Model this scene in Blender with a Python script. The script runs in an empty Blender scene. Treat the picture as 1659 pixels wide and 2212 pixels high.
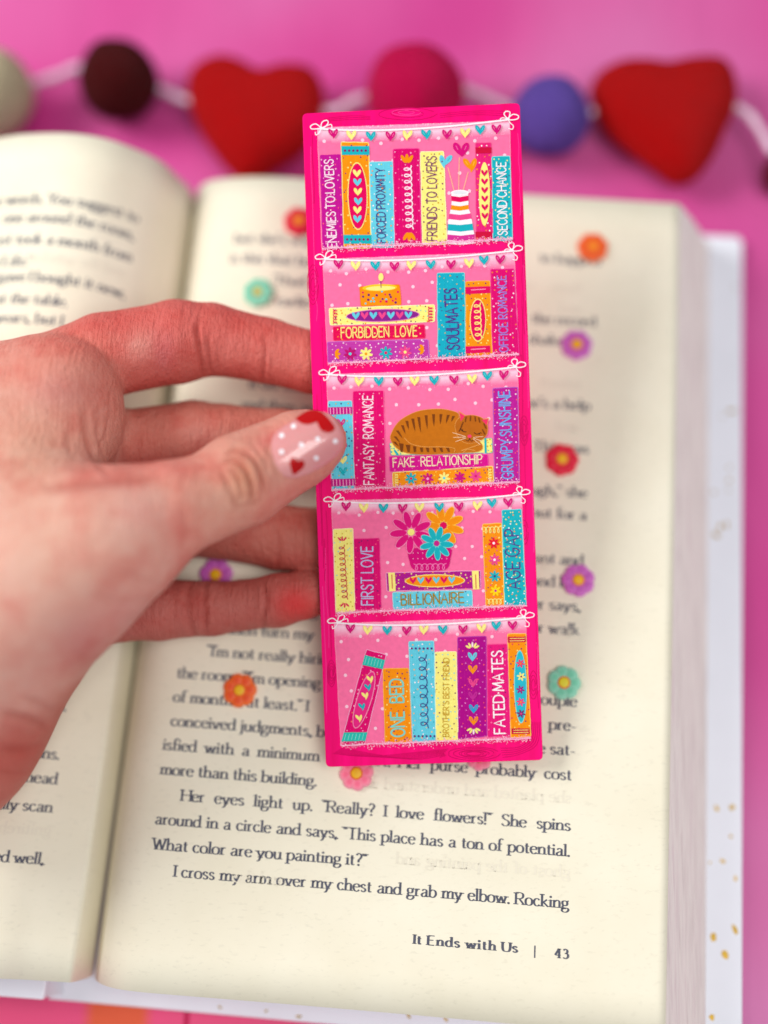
import bpy, math, random
import numpy as np
from mathutils import Matrix, Vector

# ------------------------------------------------------------------ units, camera, light
U = 0.001                                   # all lengths below are millimetres
F = 2500.0                                  # focal length in pixels of a 1659 x 2212 picture
CX, CY = 829.5, 1106.0
R = np.array([[0.9985231691, 0.0, 0.0543275314],
              [0.0139306290, 0.9665656362, -0.2560406383],
              [-0.0525111250, 0.2564193263, 0.9651381823]])      # world from camera
CAM = np.array([86.1086, 38.6645, 308.4505])
BX = np.array([0.9981, -0.0609, 0.0]); BY = np.array([0.0609, 0.9981, 0.0])   # axes of the open book
scn = bpy.context.scene
col = scn.collection
cd = bpy.data.cameras.new('camera'); cam = bpy.data.objects.new('camera', cd); col.objects.link(cam)
M4 = Matrix.Identity(4)
for i in range(3):
    for j in range(3): M4[i][j] = R[i][j]
    M4[i][3] = CAM[i] * U
cam.matrix_world = M4
cd.sensor_fit = 'VERTICAL'; cd.sensor_height = 36.0; cd.lens = 36.0 * F / 2212.0
cd.clip_start = 0.01; cd.clip_end = 10.0
cd.dof.use_dof = True; cd.dof.focus_distance = 0.2690; cd.dof.aperture_fstop = 2.0
scn.camera = cam

def lin(c):
    c = c / 255.0
    return c / 12.92 if c <= 0.04045 else ((c + 0.055) / 1.055) ** 2.4
def rgb(*c): return (lin(c[0]), lin(c[1]), lin(c[2]), 1.0)

w = bpy.data.worlds.new("World"); scn.world = w; w.use_nodes = True
bg = w.node_tree.nodes['Background']; bg.inputs[0].default_value = (0.93, 0.96, 1.0, 1); bg.inputs[1].default_value = 0.34
def area(name, loc, target, size, sy, power, colr):
    d = bpy.data.lights.new(name, 'AREA'); d.shape = 'RECTANGLE'; d.size = size * U; d.size_y = sy * U
    d.energy = power; d.color = colr
    o = bpy.data.objects.new(name, d); col.objects.link(o)
    o.location = Vector(loc) * U
    o.rotation_euler = (Vector(target) - Vector(loc)).to_track_quat('-Z', 'Y').to_euler()
    return o
area('window_light', (-500, 330, 520), (60, 110, 20), 420, 300, 5.0, (1.0, 0.985, 0.96))
area('ceiling_light', (330, -60, 760), (60, 110, 20), 420, 420, 3.2, (1.0, 0.97, 0.94))
scn.view_settings.view_transform = 'Standard'; scn.view_settings.look = 'None'
scn.view_settings.exposure = 0.0; scn.view_settings.gamma = 1.0
scn.render.resolution_x = 768; scn.render.resolution_y = 1024
scn.render.engine = 'CYCLES'

# ------------------------------------------------------------------ helpers
def ray(px, py): return R @ np.array([(px - CX) / F, -(py - CY) / F, -1.0])
def at_z(px, py, z):
    d = ray(px, py); return CAM + d * ((z - CAM[2]) / d[2])
def at_d(px, py, depth): return CAM + ray(px, py) * depth
def proj(P):
    q = (np.asarray(P) - CAM) @ R
    return np.stack([CX + F * q[..., 0] / -q[..., 2], CY - F * q[..., 1] / -q[..., 2]], -1)
def bk(u, v, z):
    return np.asarray(u)[..., None] * BX + np.asarray(v)[..., None] * BY + np.asarray(z)[..., None] * np.array([0, 0, 1.0])
rnd = random.Random(7)

def mesh_obj(name, verts, faces, mats, parent=None, smooth=True, colors=None, midx=None, origin=None):
    v = np.asarray(verts, float)
    if origin is not None: v = v - np.asarray(origin)
    me = bpy.data.meshes.new(name)
    me.from_pydata((v * U).tolist(), [], [list(map(int, f)) for f in faces])
    for m in (mats if isinstance(mats, (list, tuple)) else [mats]): me.materials.append(m)
    if midx is not None: me.polygons.foreach_set('material_index', midx)
    if colors is not None:
        a = me.color_attributes.new('tint', 'FLOAT_COLOR', 'POINT')
        a.data.foreach_set('color', np.asarray(colors, np.float32).ravel())
    me.polygons.foreach_set('use_smooth', [smooth] * len(me.polygons))
    me.update()
    o = bpy.data.objects.new(name, me); col.objects.link(o)
    if origin is not None: o.location = Vector(np.asarray(origin) * U)
    if parent is not None: o.parent = parent
    return o
def empty(name, loc=(0, 0, 0)):
    o = bpy.data.objects.new(name, None); o.empty_display_size = 0.01; col.objects.link(o)
    o.location = Vector(loc) * U; return o
def tag(o, label=None, cat=None, group=None, kind=None):
    if label: o['label'] = label
    if cat: o['category'] = cat
    if group: o['group'] = group
    if kind: o['kind'] = kind
    return o

class NT:
    def __init__(s, name):
        s.m = bpy.data.materials.new(name); s.m.use_nodes = True; s.t = s.m.node_tree; s.n = s.t.nodes
        s.b = s.n['Principled BSDF']
    def node(s, typ, **kw):
        n = s.n.new(typ)
        for k, v in kw.items():
            if k in n.inputs: n.inputs[k].default_value = v
            else: setattr(n, k, v)
        return n
    def link(s, a, b): s.t.links.new(a, b)
    def set(s, **kw):
        for k, v in kw.items(): s.b.inputs[k.replace('_', ' ')].default_value = v
        return s
    def noise(s, scale, detail=3, rough=.5, stretch=None):
        tc = s.node('ShaderNodeTexCoord'); n = s.node('ShaderNodeTexNoise')
        n.inputs['Scale'].default_value = scale; n.inputs['Detail'].default_value = detail; n.inputs['Roughness'].default_value = rough
        if stretch:
            mp = s.node('ShaderNodeMapping'); mp.inputs['Scale'].default_value = stretch
            s.link(tc.outputs['Object'], mp.inputs[0]); s.link(mp.outputs[0], n.inputs[0])
        else: s.link(tc.outputs['Object'], n.inputs[0])
        return n.outputs[0]
    def ramp(s, f, stops):
        r = s.node('ShaderNodeValToRGB'); e = r.color_ramp.elements
        e[0].position, e[0].color = stops[0]; e[1].position, e[1].color = stops[-1]
        for p, c in stops[1:-1]:
            x = e.new(p); x.color = c
        s.link(f, r.inputs[0]); return r.outputs[0]
    def mul(s, a, b, fac=1.0, blend='MULTIPLY'):
        m = s.node('ShaderNodeMix', data_type='RGBA', blend_type=blend); m.inputs[0].default_value = fac
        s.link(a, m.inputs[6]); s.link(b, m.inputs[7]); return m.outputs[2]
    def bump(s, f, strength, dist):
        b = s.node('ShaderNodeBump'); b.inputs['Strength'].default_value = strength; b.inputs['Distance'].default_value = dist * U
        s.link(f, b.inputs['Height']); s.link(b.outputs[0], s.b.inputs['Normal']); return b
    def attr(s, name='tint'):
        a = s.node('ShaderNodeAttribute', attribute_name=name); return a.outputs['Color']

def grey(a): return (a, a, a, 1)
def mat_print():
    t = NT('printed_ink'); f = t.ramp(t.noise(900, 3), [(.3, grey(.90)), (.7, grey(1.0))])
    t.link(t.mul(t.attr(), f), t.b.inputs['Base Color']); t.set(Roughness=.5, Specular_IOR_Level=.06); return t.m
def mat_paper():
    t = NT('book_paper')
    f = t.ramp(t.noise(45, 4), [(.3, rgb(236, 229, 207)), (.7, rgb(243, 237, 217))])
    g = t.ramp(t.noise(520, 3, .6, (1, 2.2, 1)), [(.30, grey(.93)), (.42, grey(1.0))])
    c = t.mul(f, g); t.link(c, t.b.inputs['Base Color']); t.bump(t.noise(900, 3), .25, .05)
    t.set(Roughness=.9, Specular_IOR_Level=.1); return t.m
def mat_edges():
    t = NT('page_edges'); f = t.ramp(t.noise(60, 4, .7, (14, .05, 14)), [(.3, rgb(206, 190, 192)), (.5, rgb(234, 224, 222)), (.7, rgb(216, 198, 202))])
    t.link(f, t.b.inputs['Base Color']); t.set(Roughness=.9, Specular_IOR_Level=.1); return t.m
def mat_simple(name, c, rough=.6, bumps=None, spec=.3, var=.06, sc=60, **kw):
    t = NT(name); f = t.ramp(t.noise(sc, 4), [(.3, tuple(x * (1 - var) for x in c[:3]) + (1,)), (.7, tuple(min(1, x * (1 + var)) for x in c[:3]) + (1,))])
    t.link(f, t.b.inputs['Base Color']); t.set(Roughness=rough, Specular_IOR_Level=spec, **kw)
    if bumps: t.bump(t.noise(bumps[0], 4, .7), bumps[1], bumps[2])
    return t.m
def mat_vc(name, rough, spec=.3, **kw):
    t = NT(name); f = t.ramp(t.noise(500, 3), [(.3, grey(.94)), (.7, grey(1.0))]); t.link(t.mul(t.attr(), f), t.b.inputs['Base Color'])
    t.set(Roughness=rough, Specular_IOR_Level=spec, **kw); return t.m

M_INK = mat_print(); M_PAPER = mat_paper(); M_EDGE = mat_edges()
M_COVER = mat_simple('cover_laminate', rgb(238, 240, 250), .35, var=.02)
M_GOLD = mat_simple('gold_foil', rgb(178, 142, 40), .4, Metallic=.3, var=.2, sc=400)
M_TEXT = mat_simple('black_ink', rgb(90, 92, 106), .8, var=.15, sc=700, spec=.1)
M_FAINT = mat_simple('show_through', rgb(234, 227, 208), .9, var=.02, spec=.1)
M_CORD = mat_simple('cotton_cord', rgb(236, 205, 226), .9, (1500, .6, .4), .1)
M_CLAY = mat_vc('polymer_clay', .45, .35)

# ------------------------------------------------------------------ tabletop
def tabletop():
    t = NT('painted_tabletop')
    a = t.ramp(t.noise(9, 2, .4), [(.32, rgb(200, 34, 132)), (.50, rgb(212, 86, 156)), (.68, rgb(216, 120, 178))])
    b = t.ramp(t.noise(60, 4, .6, (3, .5, 1)), [(.3, grey(.93)), (.7, grey(1.0))])
    c = t.mul(a, b)
    tc = t.node('ShaderNodeTexCoord'); sep = t.node('ShaderNodeSeparateXYZ'); t.link(tc.outputs['Object'], sep.inputs[0])
    def box(sock, lo, hi, soft):
        m1 = t.node('ShaderNodeMapRange', interpolation_type='SMOOTHSTEP'); t.link(sock, m1.inputs[0])
        m1.inputs[1].default_value = (lo - soft) * U; m1.inputs[2].default_value = (lo + soft) * U
        m2 = t.node('ShaderNodeMapRange', interpolation_type='SMOOTHSTEP'); t.link(sock, m2.inputs[0])
        m2.inputs[1].default_value = (hi - soft) * U; m2.inputs[2].default_value = (hi + soft) * U
        s = t.node('ShaderNodeMath', operation='SUBTRACT'); t.link(m1.outputs[0], s.inputs[0]); t.link(m2.outputs[0], s.inputs[1]); return s.outputs[0]
    def both(x, y):
        s = t.node('ShaderNodeMath', operation='MULTIPLY'); t.link(x, s.inputs[0]); t.link(y, s.inputs[1]); return s.outputs[0]
    yl = box(sep.outputs[1], -300, -2, 6)
    def lay(base, mask, colr):
        m = t.node('ShaderNodeMix', data_type='RGBA'); t.link(mask, m.inputs[0]); t.link(base, m.inputs[6]); m.inputs[7].default_value = colr; return m.outputs[2]
    c = lay(c, both(box(sep.outputs[0], -300, 60, 18), yl), rgb(232, 82, 130))
    c = lay(c, both(box(sep.outputs[0], -4, 11.5, 2.2), yl), rgb(226, 96, 62))
    c = lay(c, both(box(sep.outputs[0], 20.5, 22, .5), yl), rgb(190, 20, 80))
    t.link(c, t.b.inputs['Base Color']); t.set(Roughness=.5, Specular_IOR_Level=.3)
    t.bump(t.noise(300, 4), .15, .2)
    v = [(-900, -700, 0), (1000, -700, 0), (1000, 1200, 0), (-900, 1200, 0)]
    o = mesh_obj('tabletop', v, [(0, 1, 2, 3)], t.m, smooth=False); tag(o, 'painted magenta pink tabletop under the book', kind='structure')
tabletop()

# ------------------------------------------------------------------ lettering: one stroke alphabet, two ways to ink it
def P(s): return [tuple(map(float, q.split(','))) for q in s.split()]
GL = {  # width, strokes: 'l' straight, 'c' smooth
 'A': (.66, 'l 0,0 .33,1 .66,0|l .12,.36 .54,.36'), 'B': (.56, 'l 0,0 0,1|c 0,1 .3,1 .46,.88 .44,.62 .26,.53 0,.53|c 0,.53 .36,.52 .55,.38 .52,.12 .3,0 0,0'),
 'C': (.64, 'c .6,.8 .46,.98 .24,.97 .04,.72 .03,.34 .2,.05 .44,.01 .62,.2'), 'D': (.66, 'l 0,0 0,1|c 0,1 .34,.98 .6,.8 .66,.5 .58,.18 .34,.02 0,0'),
 'E': (.5, 'l 0,0 0,1|l 0,1 .5,1|l 0,.53 .42,.53|l 0,0 .5,0'), 'F': (.48, 'l 0,0 0,1|l 0,1 .48,1|l 0,.53 .4,.53'),
 'G': (.68, 'c .62,.82 .46,.99 .22,.95 .04,.7 .04,.32 .22,.04 .48,.02 .64,.2 .64,.44|l .36,.44 .66,.44'), 'H': (.62, 'l 0,0 0,1|l .62,0 .62,1|l 0,.52 .62,.52'),
 'I': (.06, 'l .03,0 .03,1'), 'J': (.3, 'c .26,1 .26,.2 .16,0 0,.04'), 'K': (.58, 'l 0,0 0,1|l .55,1 .02,.45|l .16,.58 .58,0'), 'L': (.46, 'l 0,0 0,1|l 0,0 .46,0'),
 'M': (.76, 'l 0,0 .08,1|l .08,1 .38,.2|l .38,.2 .68,1|l .68,1 .76,0'), 'N': (.62, 'l 0,0 0,1|l 0,1 .62,0|l .62,0 .62,1'),
 'O': (.7, 'c .35,1 .1,.86 0,.5 .1,.14 .35,0 .6,.14 .7,.5 .6,.86 .35,1'), 'P': (.54, 'l 0,0 0,1|c 0,1 .34,.99 .52,.86 .5,.62 .32,.48 0,.47'),
 'R': (.58, 'l 0,0 0,1|c 0,1 .34,.99 .5,.86 .48,.62 .32,.5 0,.49|l .24,.49 .58,0'), 'S': (.52, 'c .48,.82 .34,.99 .12,.95 .05,.74 .2,.56 .42,.44 .5,.24 .38,.03 .14,.01 0,.18'),
 'T': (.62, 'l .31,0 .31,1|l 0,1 .62,1'), 'U': (.6, 'c 0,1 0,.4 .08,.08 .3,0 .52,.08 .6,.4 .6,1'), 'V': (.62, 'l 0,1 .31,0|l .31,0 .62,1'),
 'W': (.9, 'l 0,1 .24,0|l .24,0 .45,.9|l .45,.9 .67,0|l .67,0 .9,1'), 'X': (.6, 'l 0,0 .58,1|l .02,1 .6,0'), 'Y': (.6, 'l 0,1 .3,.48|l .6,1 .3,.48|l .3,.48 .3,0'),
 'a': (.46, 'c .06,.50 .2,.62 .36,.56 .38,.42 .38,.10 .42,.01 .5,.05|c .38,.36 .18,.31 .04,.17 .12,.0 .28,.03 .38,.14'),
 'b': (.5, 'l .06,.0 .06,1.05|c .06,.46 .22,.62 .42,.56 .5,.3 .4,.05 .22,-.01 .06,.1'), 'c': (.42, 'c .4,.5 .28,.62 .1,.56 .02,.3 .12,.05 .28,0 .42,.12'),
 'd': (.5, 'l .44,.0 .44,1.05|c .44,.46 .3,.62 .1,.56 .0,.3 .1,.04 .28,0 .44,.12'), 'e': (.44, 'c .04,.36 .42,.38 .36,.58 .2,.62 .04,.5 .02,.24 .14,.02 .3,0 .44,.12'),
 'f': (.3, 'c .4,.98 .28,1.06 .15,.95 .13,.7 .13,0|l 0,.6 .32,.6'), 'g': (.46, 'c .2,.62 .04,.54 .06,.3 .22,.22 .36,.3 .36,.54 .2,.62|c .34,.58 .48,.64|c .12,.24 .04,.12 .14,.04 .4,.0 .46,-.16 .3,-.32 .08,-.3 .0,-.16 .12,.02'),
 'h': (.52, 'l .07,0 .07,1.05|c .07,.44 .26,.62 .42,.54 .45,.36 .45,0'), 'i': (.16, 'l .08,0 .08,.62|d .08,.86'), 'j': (.18, 'c .12,.62 .12,0 .06,-.28 -.08,-.32|d .1,.86'),
 'k': (.5, 'l .07,0 .07,1.05|l .42,.6 .09,.28|l .18,.36 .5,0'), 'l': (.16, 'l .08,0 .08,1.05'), 'm': (.8, 'l .07,0 .07,.62|c .07,.44 .24,.62 .38,.54 .4,.36 .4,0|c .4,.44 .58,.62 .72,.54 .74,.36 .74,0'),
 'n': (.52, 'l .07,0 .07,.62|c .07,.44 .26,.62 .42,.54 .45,.36 .45,0'), 'o': (.48, 'c .24,.62 .06,.52 .01,.31 .06,.08 .24,0 .42,.08 .47,.31 .42,.52 .24,.62'),
 'p': (.5, 'l .06,-.33 .06,.62|c .06,.46 .22,.62 .42,.56 .5,.3 .4,.05 .22,-.01 .06,.1'), 'q': (.5, 'l .44,-.33 .44,.6|c .44,.46 .3,.62 .1,.56 .0,.3 .1,.04 .28,0 .44,.12'),
 'r': (.34, 'l .08,0 .08,.62|c .08,.4 .2,.6 .34,.58'), 's': (.36, 'c .33,.5 .2,.63 .05,.54 .08,.38 .28,.27 .34,.12 .2,-.01 .02,.1'),
 't': (.3, 'c .13,.84 .13,.2 .17,.02 .32,.06|l 0,.6 .3,.6'), 'u': (.52, 'c .07,.62 .07,.2 .13,.02 .28,0 .44,.16|l .44,0 .44,.62'), 'v': (.5, 'l .02,.6 .24,0|l .24,0 .48,.6'),
 'w': (.74, 'l .02,.6 .2,0|l .2,0 .37,.56|l .37,.56 .54,0|l .54,0 .72,.6'), 'y': (.5, 'l .02,.6 .25,.02|c .48,.6 .25,.02 .14,-.26 .0,-.3'),
 'x': (.5, 'l 0,.6 .46,0|l .46,.6 .02,0'), 'z': (.44, 'l 0,.6 .42,.6|l .42,.6 .02,0|l .02,0 .44,0'),
 '.': (.12, 'd .06,.04'), ',': (.12, 'd .06,.04|l .07,.02 .02,-.16'), '-': (.3, 'l 0,.3 .3,.3'), '?': (.4, 'c .03,.86 .18,1.04 .38,.88 .32,.62 .2,.46 .2,.26|d .2,.04'),
 '!': (.14, 'l .07,.26 .07,1.05|d .07,.04'), "'": (.1, 'l .06,1.05 .03,.82'), '<': (.24, 'l .07,.84 .03,1.04|l .2,.84 .16,1.04'), '>': (.24, 'l .07,1.04 .03,.84|l .2,1.04 .16,.84'),
 '|': (.1, 'l .05,-.2 .05,1.1'), '4': (.5, 'l .36,0 .36,1|l .36,1 .0,.3|l 0,.3 .5,.3'), '3': (.44, 'c .04,.86 .2,1 .38,.86 .34,.6 .16,.54|c .16,.54 .42,.48 .44,.18 .24,0 .02,.1'), '·': (.1, 'd .05,.5'),
}
def spline(p, n=4):
    if len(p) < 3: return p
    out = []; q = [p[0]] + p + [p[-1]]
    if p[0] == p[-1]: q[0] = p[-2]; q[-1] = p[1]
    for i in range(1, len(q) - 2):
        a, b, c, d = map(np.array, q[i - 1:i + 3])
        for k in range(n):
            t = k / n
            out.append(tuple(.5 * ((2 * b) + (c - a) * t + (2 * a - 5 * b + 4 * c - d) * t * t + (3 * b - a - 3 * c + d) * t ** 3)))
    out.append(p[-1]); return out
GC = {}
def glyph(ch):
    if ch not in GC:
        w_, s = GL[ch]; st = []
        for q in s.split('|'):
            k, pts = q[0], P(q[2:])
            st.append((k, spline(pts) if k == 'c' else pts))
        GC[ch] = (w_, st)
    return GC[ch]
def ribbon(pts, wx, wy=None, aspect=1.0):
    """quads along a polyline, pen of width wx (upright strokes) and wy (level strokes)"""
    wy = wx if wy is None else wy
    p = np.array(pts, float); n = len(p)
    t = np.zeros_like(p); t[1:-1] = p[2:] - p[:-2]; t[0] = p[1] - p[0]; t[-1] = p[-1] - p[-2]
    t /= np.linalg.norm(t, axis=1)[:, None] + 1e-9
    nn = np.stack([-t[:, 1], t[:, 0]], 1); h = .5 * np.hypot(wx * nn[:, 0] * aspect, wy * nn[:, 1])[:, None]
    l, r = p + nn * h, p - nn * h
    return [[tuple(l[i]), tuple(r[i]), tuple(r[i + 1]), tuple(l[i + 1])] for i in range(n - 1)]
def disc(x, y, rx, ry=None, n=8, a0=0.0):
    ry = rx if ry is None else ry
    return [(x + rx * math.cos(a0 + 2 * math.pi * i / n), y + ry * math.sin(a0 + 2 * math.pi * i / n)) for i in range(n)]
def glyph_polys(ch, serif, wt):
    w_, st = glyph(ch); out = []
    for k, pts in st:
        if k == 'd':
            out.append(disc(pts[0][0], pts[0][1], wt * .62, n=8)); continue
        if serif:
            out += ribbon(pts, wt, wt * .45)
            for (a, b) in ((pts[0], pts[1]), (pts[-1], pts[-2])):
                if abs(a[1] - b[1]) > 1.2 * abs(a[0] - b[0]) and min(abs(a[1] - y) for y in (0, 1, .62, .6, 1.05, -.33)) < .021:
                    x, y = a; hw = .18; s = .05
                    low = a[1] < b[1]
                    if y > .3 and ch.islower() and ch not in 'vwyxk': out.append([(x - hw, y - .1), (x - hw, y - .06), (x, y + .02), (x + .03, y), (x, y - .04)])
                    else: out.append([(x - hw, y - s * .2), (x + hw, y - s * .2), (x + hw, y + s * (1.2 if low else -1.8)), (x - hw, y + s * (1.2 if low else -1.8))])
        else:
            out += ribbon(pts, wt)
            for e in (pts[0], pts[-1]): out.append(disc(e[0], e[1], wt * .5, n=6))
    return w_, out
def text_polys(s, serif=False, wt=.1, gap=.13, space=.36, bold=1.0):
    x = 0; out = []; marks = []
    for ch in s:
        if ch == ' ':
            x += space; continue
        w_, pl = glyph_polys(ch, serif, wt)
        out += [[(a + x, b) for a, b in q] for q in pl]; x += w_ + gap
    return out, x - gap

# ------------------------------------------------------------------ the open book
TOPR = [(1.4, 4), (1.8, 12), (2.6, 18), (4.2, 22.6), (6.6, 26.4), (11, 28.9), (20.9, 30.8), (34, 31), (60, 29.6), (94, 27.2), (115, 26.4), (136, 25.6)]
BOTR = [(-1.4, 2), (-.4, 8), (1.4, 13), (3.8, 17.4), (6.8, 21.0), (10.5, 23.4), (14.5, 24.3), (20, 24.4), (36, 23.6), (60, 22.6), (94, 22.4), (115, 23), (135.4, 23.8)]
TOPL = [(2.6, 14), (1.8, 23.9), (0, 29), (-2.75, 36.5), (-7.7, 41.7), (-15, 46.6), (-24.2, 48.6), (-35.7, 47.6), (-43.9, 45.4), (-60, 40), (-80, 34), (-108, 28)]
BOTL = [(-1.2, 9), (-2.5, 19.0), (-4.5, 19.9), (-8.3, 20.6), (-13.6, 21.6), (-18.6, 23.2), (-24, 24), (-32, 25), (-42, 25.5), (-60, 25), (-84, 23), (-114, 19)]
def resample(poly, n):
    p = np.array(spline(poly, 8)); s = np.r_[0, np.cumsum(np.linalg.norm(np.diff(p, axis=0), axis=1))]
    t = np.linspace(0, 1, n) ** 1.25 * s[-1]
    return np.stack([np.interp(t, s, p[:, 0]), np.interp(t, s, p[:, 1])], 1)
class Sheet:
    """surface between a top-edge and a bottom-edge profile; addressed by (index fraction, v)"""
    def __init__(s, top, bot, n=90):
        s.t = resample(top, n); s.b = resample(bot, n); s.n = n
        # arc length along each profile from the gutter
        s.st = np.r_[0, np.cumsum(np.linalg.norm(np.diff(s.t, axis=0), axis=1))]; s.sb = np.r_[0, np.cumsum(np.linalg.norm(np.diff(s.b, axis=0), axis=1))]
    def at(s, i, v, dz=0.0, v1=208.0):
        q = np.clip(np.asarray(v, float) / 208.0, -.1, 1.1)
        i = np.asarray(i, float); k = np.arange(s.n)
        u = np.interp(i, k, s.t[:, 0]) * q + np.interp(i, k, s.b[:, 0]) * (1 - q)
        z = np.interp(i, k, s.t[:, 1]) * q + np.interp(i, k, s.b[:, 1]) * (1 - q)
        return bk(u, np.asarray(v, float), z + dz)
    def idx_from_s(s, a, v):      # a = distance from gutter
        q = np.asarray(v, float) / 208.0; tot = s.st[None, :] * 1.0
        sv = np.outer(q, s.st) + np.outer(1 - q, s.sb)
        return np.array([np.interp(x, row, np.arange(s.n)) for x, row in zip(np.atleast_1d(a), sv)])
    def idx_from_u(s, u, v):
        q = np.asarray(v, float) / 208.0; uv_ = np.outer(q, s.t[:, 0]) + np.outer(1 - q, s.b[:, 0])
        sg = 1 if uv_[0, -1] > uv_[0, 0] else -1
        return np.array([np.interp(x * sg, np.maximum.accumulate(row * sg), np.arange(s.n)) for x, row in zip(np.atleast_1d(u), uv_)])
RP = Sheet(TOPR, BOTR); LP = Sheet(TOPL, BOTL)
def grid_faces(n, m, flip=False, off=0):
    f = []
    for i in range(n - 1):
        for j in range(m - 1):
            q = (off + i * m + j, off + (i + 1) * m + j, off + (i + 1) * m + j + 1, off + i * m + j + 1)
            f.append(q[::-1] if flip else q)
    return f
def slab(fn_top, thick, n, m, flip):
    """closed slab: fn_top(i,j)->point"""
    top = np.array([[fn_top(i, j) for j in range(m)] for i in range(n)]).reshape(-1, 3)
    bot = top - np.array([0, 0, thick]); v = np.vstack([top, bot]); o = n * m
    f = grid_faces(n, m, flip) + grid_faces(n, m, not flip, o)
    ring = [i * m for i in range(n)] + [(n - 1) * m + j for j in range(1, m)] + [i * m + m - 1 for i in range(n - 2, -1, -1)] + [j for j in range(m - 2, 0, -1)]
    for a, b in zip(ring, ring[1:] + ring[:1]):
        q = (a, b, b + o, a + o); f.append(q[::-1] if not flip else q)
    return v, f
book = empty('open_book', (66, 100, 0))
tag(book, 'open hardcover novel with cream printed pages lying face up on the pink tabletop', 'book')
BO = np.array([66., 100., 0.])
def bpart(name, v, f, m, parent=None, **kw):
    if parent is None:
        o = mesh_obj(name, np.asarray(v) - BO, f, m, book, **kw)
    else: o = mesh_obj(name, np.asarray(v) - BO, f, m, parent, **kw)
    return o
NV = 24
VS = np.linspace(0, 208, NV)
v, f = slab(lambda i, j: RP.at(i, VS[j]), .25, RP.n, NV, True); rpage = bpart('right_page', v, f, M_PAPER); rpage.name = 'page'; rpage['label'] = 'right hand page, flat, ending with page number 43'
v, f = slab(lambda i, j: LP.at(i, VS[j]), .25, LP.n, NV, False); lpage = bpart('page', v, f, M_PAPER); lpage['label'] = 'left hand page curling up out of the gutter'
# right page block with fanned fore edge
def block_right():
    steps = 34; ring_n = None; V = []
    rr = random.Random(3); ju = [rr.uniform(-.35, .35) for _ in range(steps * 2 + 2)]
    for vv in VS:
        ring = []
        for i in range(3, RP.n, 4): ring.append(RP.at(i, vv, -.55))
        zt = RP.at(RP.n - 1, vv)[2] - .5; ue = 135.3 + .6 * vv / 208
        for k in range(steps):
            z0 = zt - (zt - 3.1) * k / steps; z1 = zt - (zt - 3.1) * (k + .85) / steps
            ub = ue + (148.3 - ue) * ((k + 1) / steps) ** .9 + ju[k]
            ring.append(bk(ub, vv, z0)); ring.append(bk(ub + .05, vv, z1))
        ring.append(bk(148.4, vv, 3.05)); ring.append(bk(1.0, vv, 3.05))
        V.append(ring)
    m = len(V[0]); v = np.array(V).reshape(-1, 3); fs = []
    for j in range(len(VS) - 1):
        for k in range(m):
            a = j * m + k; b = j * m + (k + 1) % m; fs.append((a, b, b + m, a + m))
    fs.append(tuple(range(m))); fs.append(tuple(range((len(VS) - 1) * m, len(VS) * m))[::-1])
    o = bpart('page_block', v, fs, M_EDGE, smooth=False); o['label'] = 'thick stack of pages under the right hand page with fanned edges'
block_right()
v, f = slab(lambda i, j: LP.at(2 + i * (LP.n - 3) / 49, VS[j], -.5), 3.4, 50, NV, False); o = bpart('page_block', v, f, M_EDGE, smooth=False); o['label'] = 'thin stack of pages under the left hand page'
# covers
def board(name, pts_uv, z0, z1, label, zf=None):
    n = len(pts_uv); vt = [bk(u, vv, z1 if zf is None else zf(u, vv) + (z1 - z0)) for u, vv in pts_uv]; vb = [bk(u, vv, z0 if zf is None else zf(u, vv)) for u, vv in pts_uv]
    v = np.array(vt + vb); f = [tuple(range(n)), tuple(range(n, 2 * n))[::-1]] + [(i, i + n, (i + 1) % n + n, (i + 1) % n) for i in range(n)]
    o = bpart(name, v, f, M_COVER, smooth=False); o['label'] = label
    bv = o.modifiers.new('bevel', 'BEVEL'); bv.width = .5 * U; bv.segments = 2
    return o
cov = board('cover', [(-13, -6.9), (157, -6.9), (157.5, -4), (158.2, 210), (157, 211.6), (-13, 211.6)], .3, 3.0, 'white back cover with gold flecks')
board('cover', [(-150, -7.2), (-11.2, -5.7), (-9, 212), (-150, 212)], 9.6, 11.8, 'white front cover under the left hand pages')
sp = bpart('spine', *slab(lambda i, j: bk(-13.6 + i * 1.1, -5.6 + j * 54.3, 3.0 + 6.2 * (1 - i / 4.0) ** 1.3), 1.6, 5, 5, True), M_COVER)

def blob(cx, cy, rx, ry, n=14, seed=0, rot=0.0):
    r_ = random.Random(seed); out = []
    for i in range(n):
        a = 2 * math.pi * i / n; k = 1 + r_.uniform(-.25, .25); x = rx * k * math.cos(a); y = ry * k * math.sin(a)
        out.append((cx + x * math.cos(rot) - y * math.sin(rot), cy + x * math.sin(rot) + y * math.cos(rot)))
    return out
FL = [(1015, 1195, 16, 5), (1003, 1550, 6, 6), (925, 1610, 5, 5), (935, 1830, 7, 13), (958, 1785, 12, 6), (990, 1778, 12, 4), (1000, 1600, 4, 4)]
fl = [((x / 1.3009 + 2100) / 1.8228, (y / 1.3009 + 700) / 1.8228, a, b) for x, y, a, b in FL]
FL = [(1440, 200, 9, 6), (1505, 195, 7, 9), (1465, 425, 8, 5), (1520, 500, 4, 7), (1425, 750, 8, 12), (1518, 720, 6, 15), (1475, 825, 10, 12), (1418, 1095, 8, 7), (1500, 320, 4, 5), (1410, 432, 4, 3), (118, 1086, 9, 4), (278, 1102, 8, 4)]
fl += [((x / 1.0886 + 1500) / 1.8228, (y / 1.0886 + 3000) / 1.8228, a * 1.1, b * 1.1) for x, y, a, b in FL]
fl += [(475, 2176, 6, 4), (575, 2184, 4, 4), (646, 2196, 9, 4), (1590, 620, 4, 5), (1560, 900, 3, 4), (1575, 1010, 5, 4)]
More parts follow.
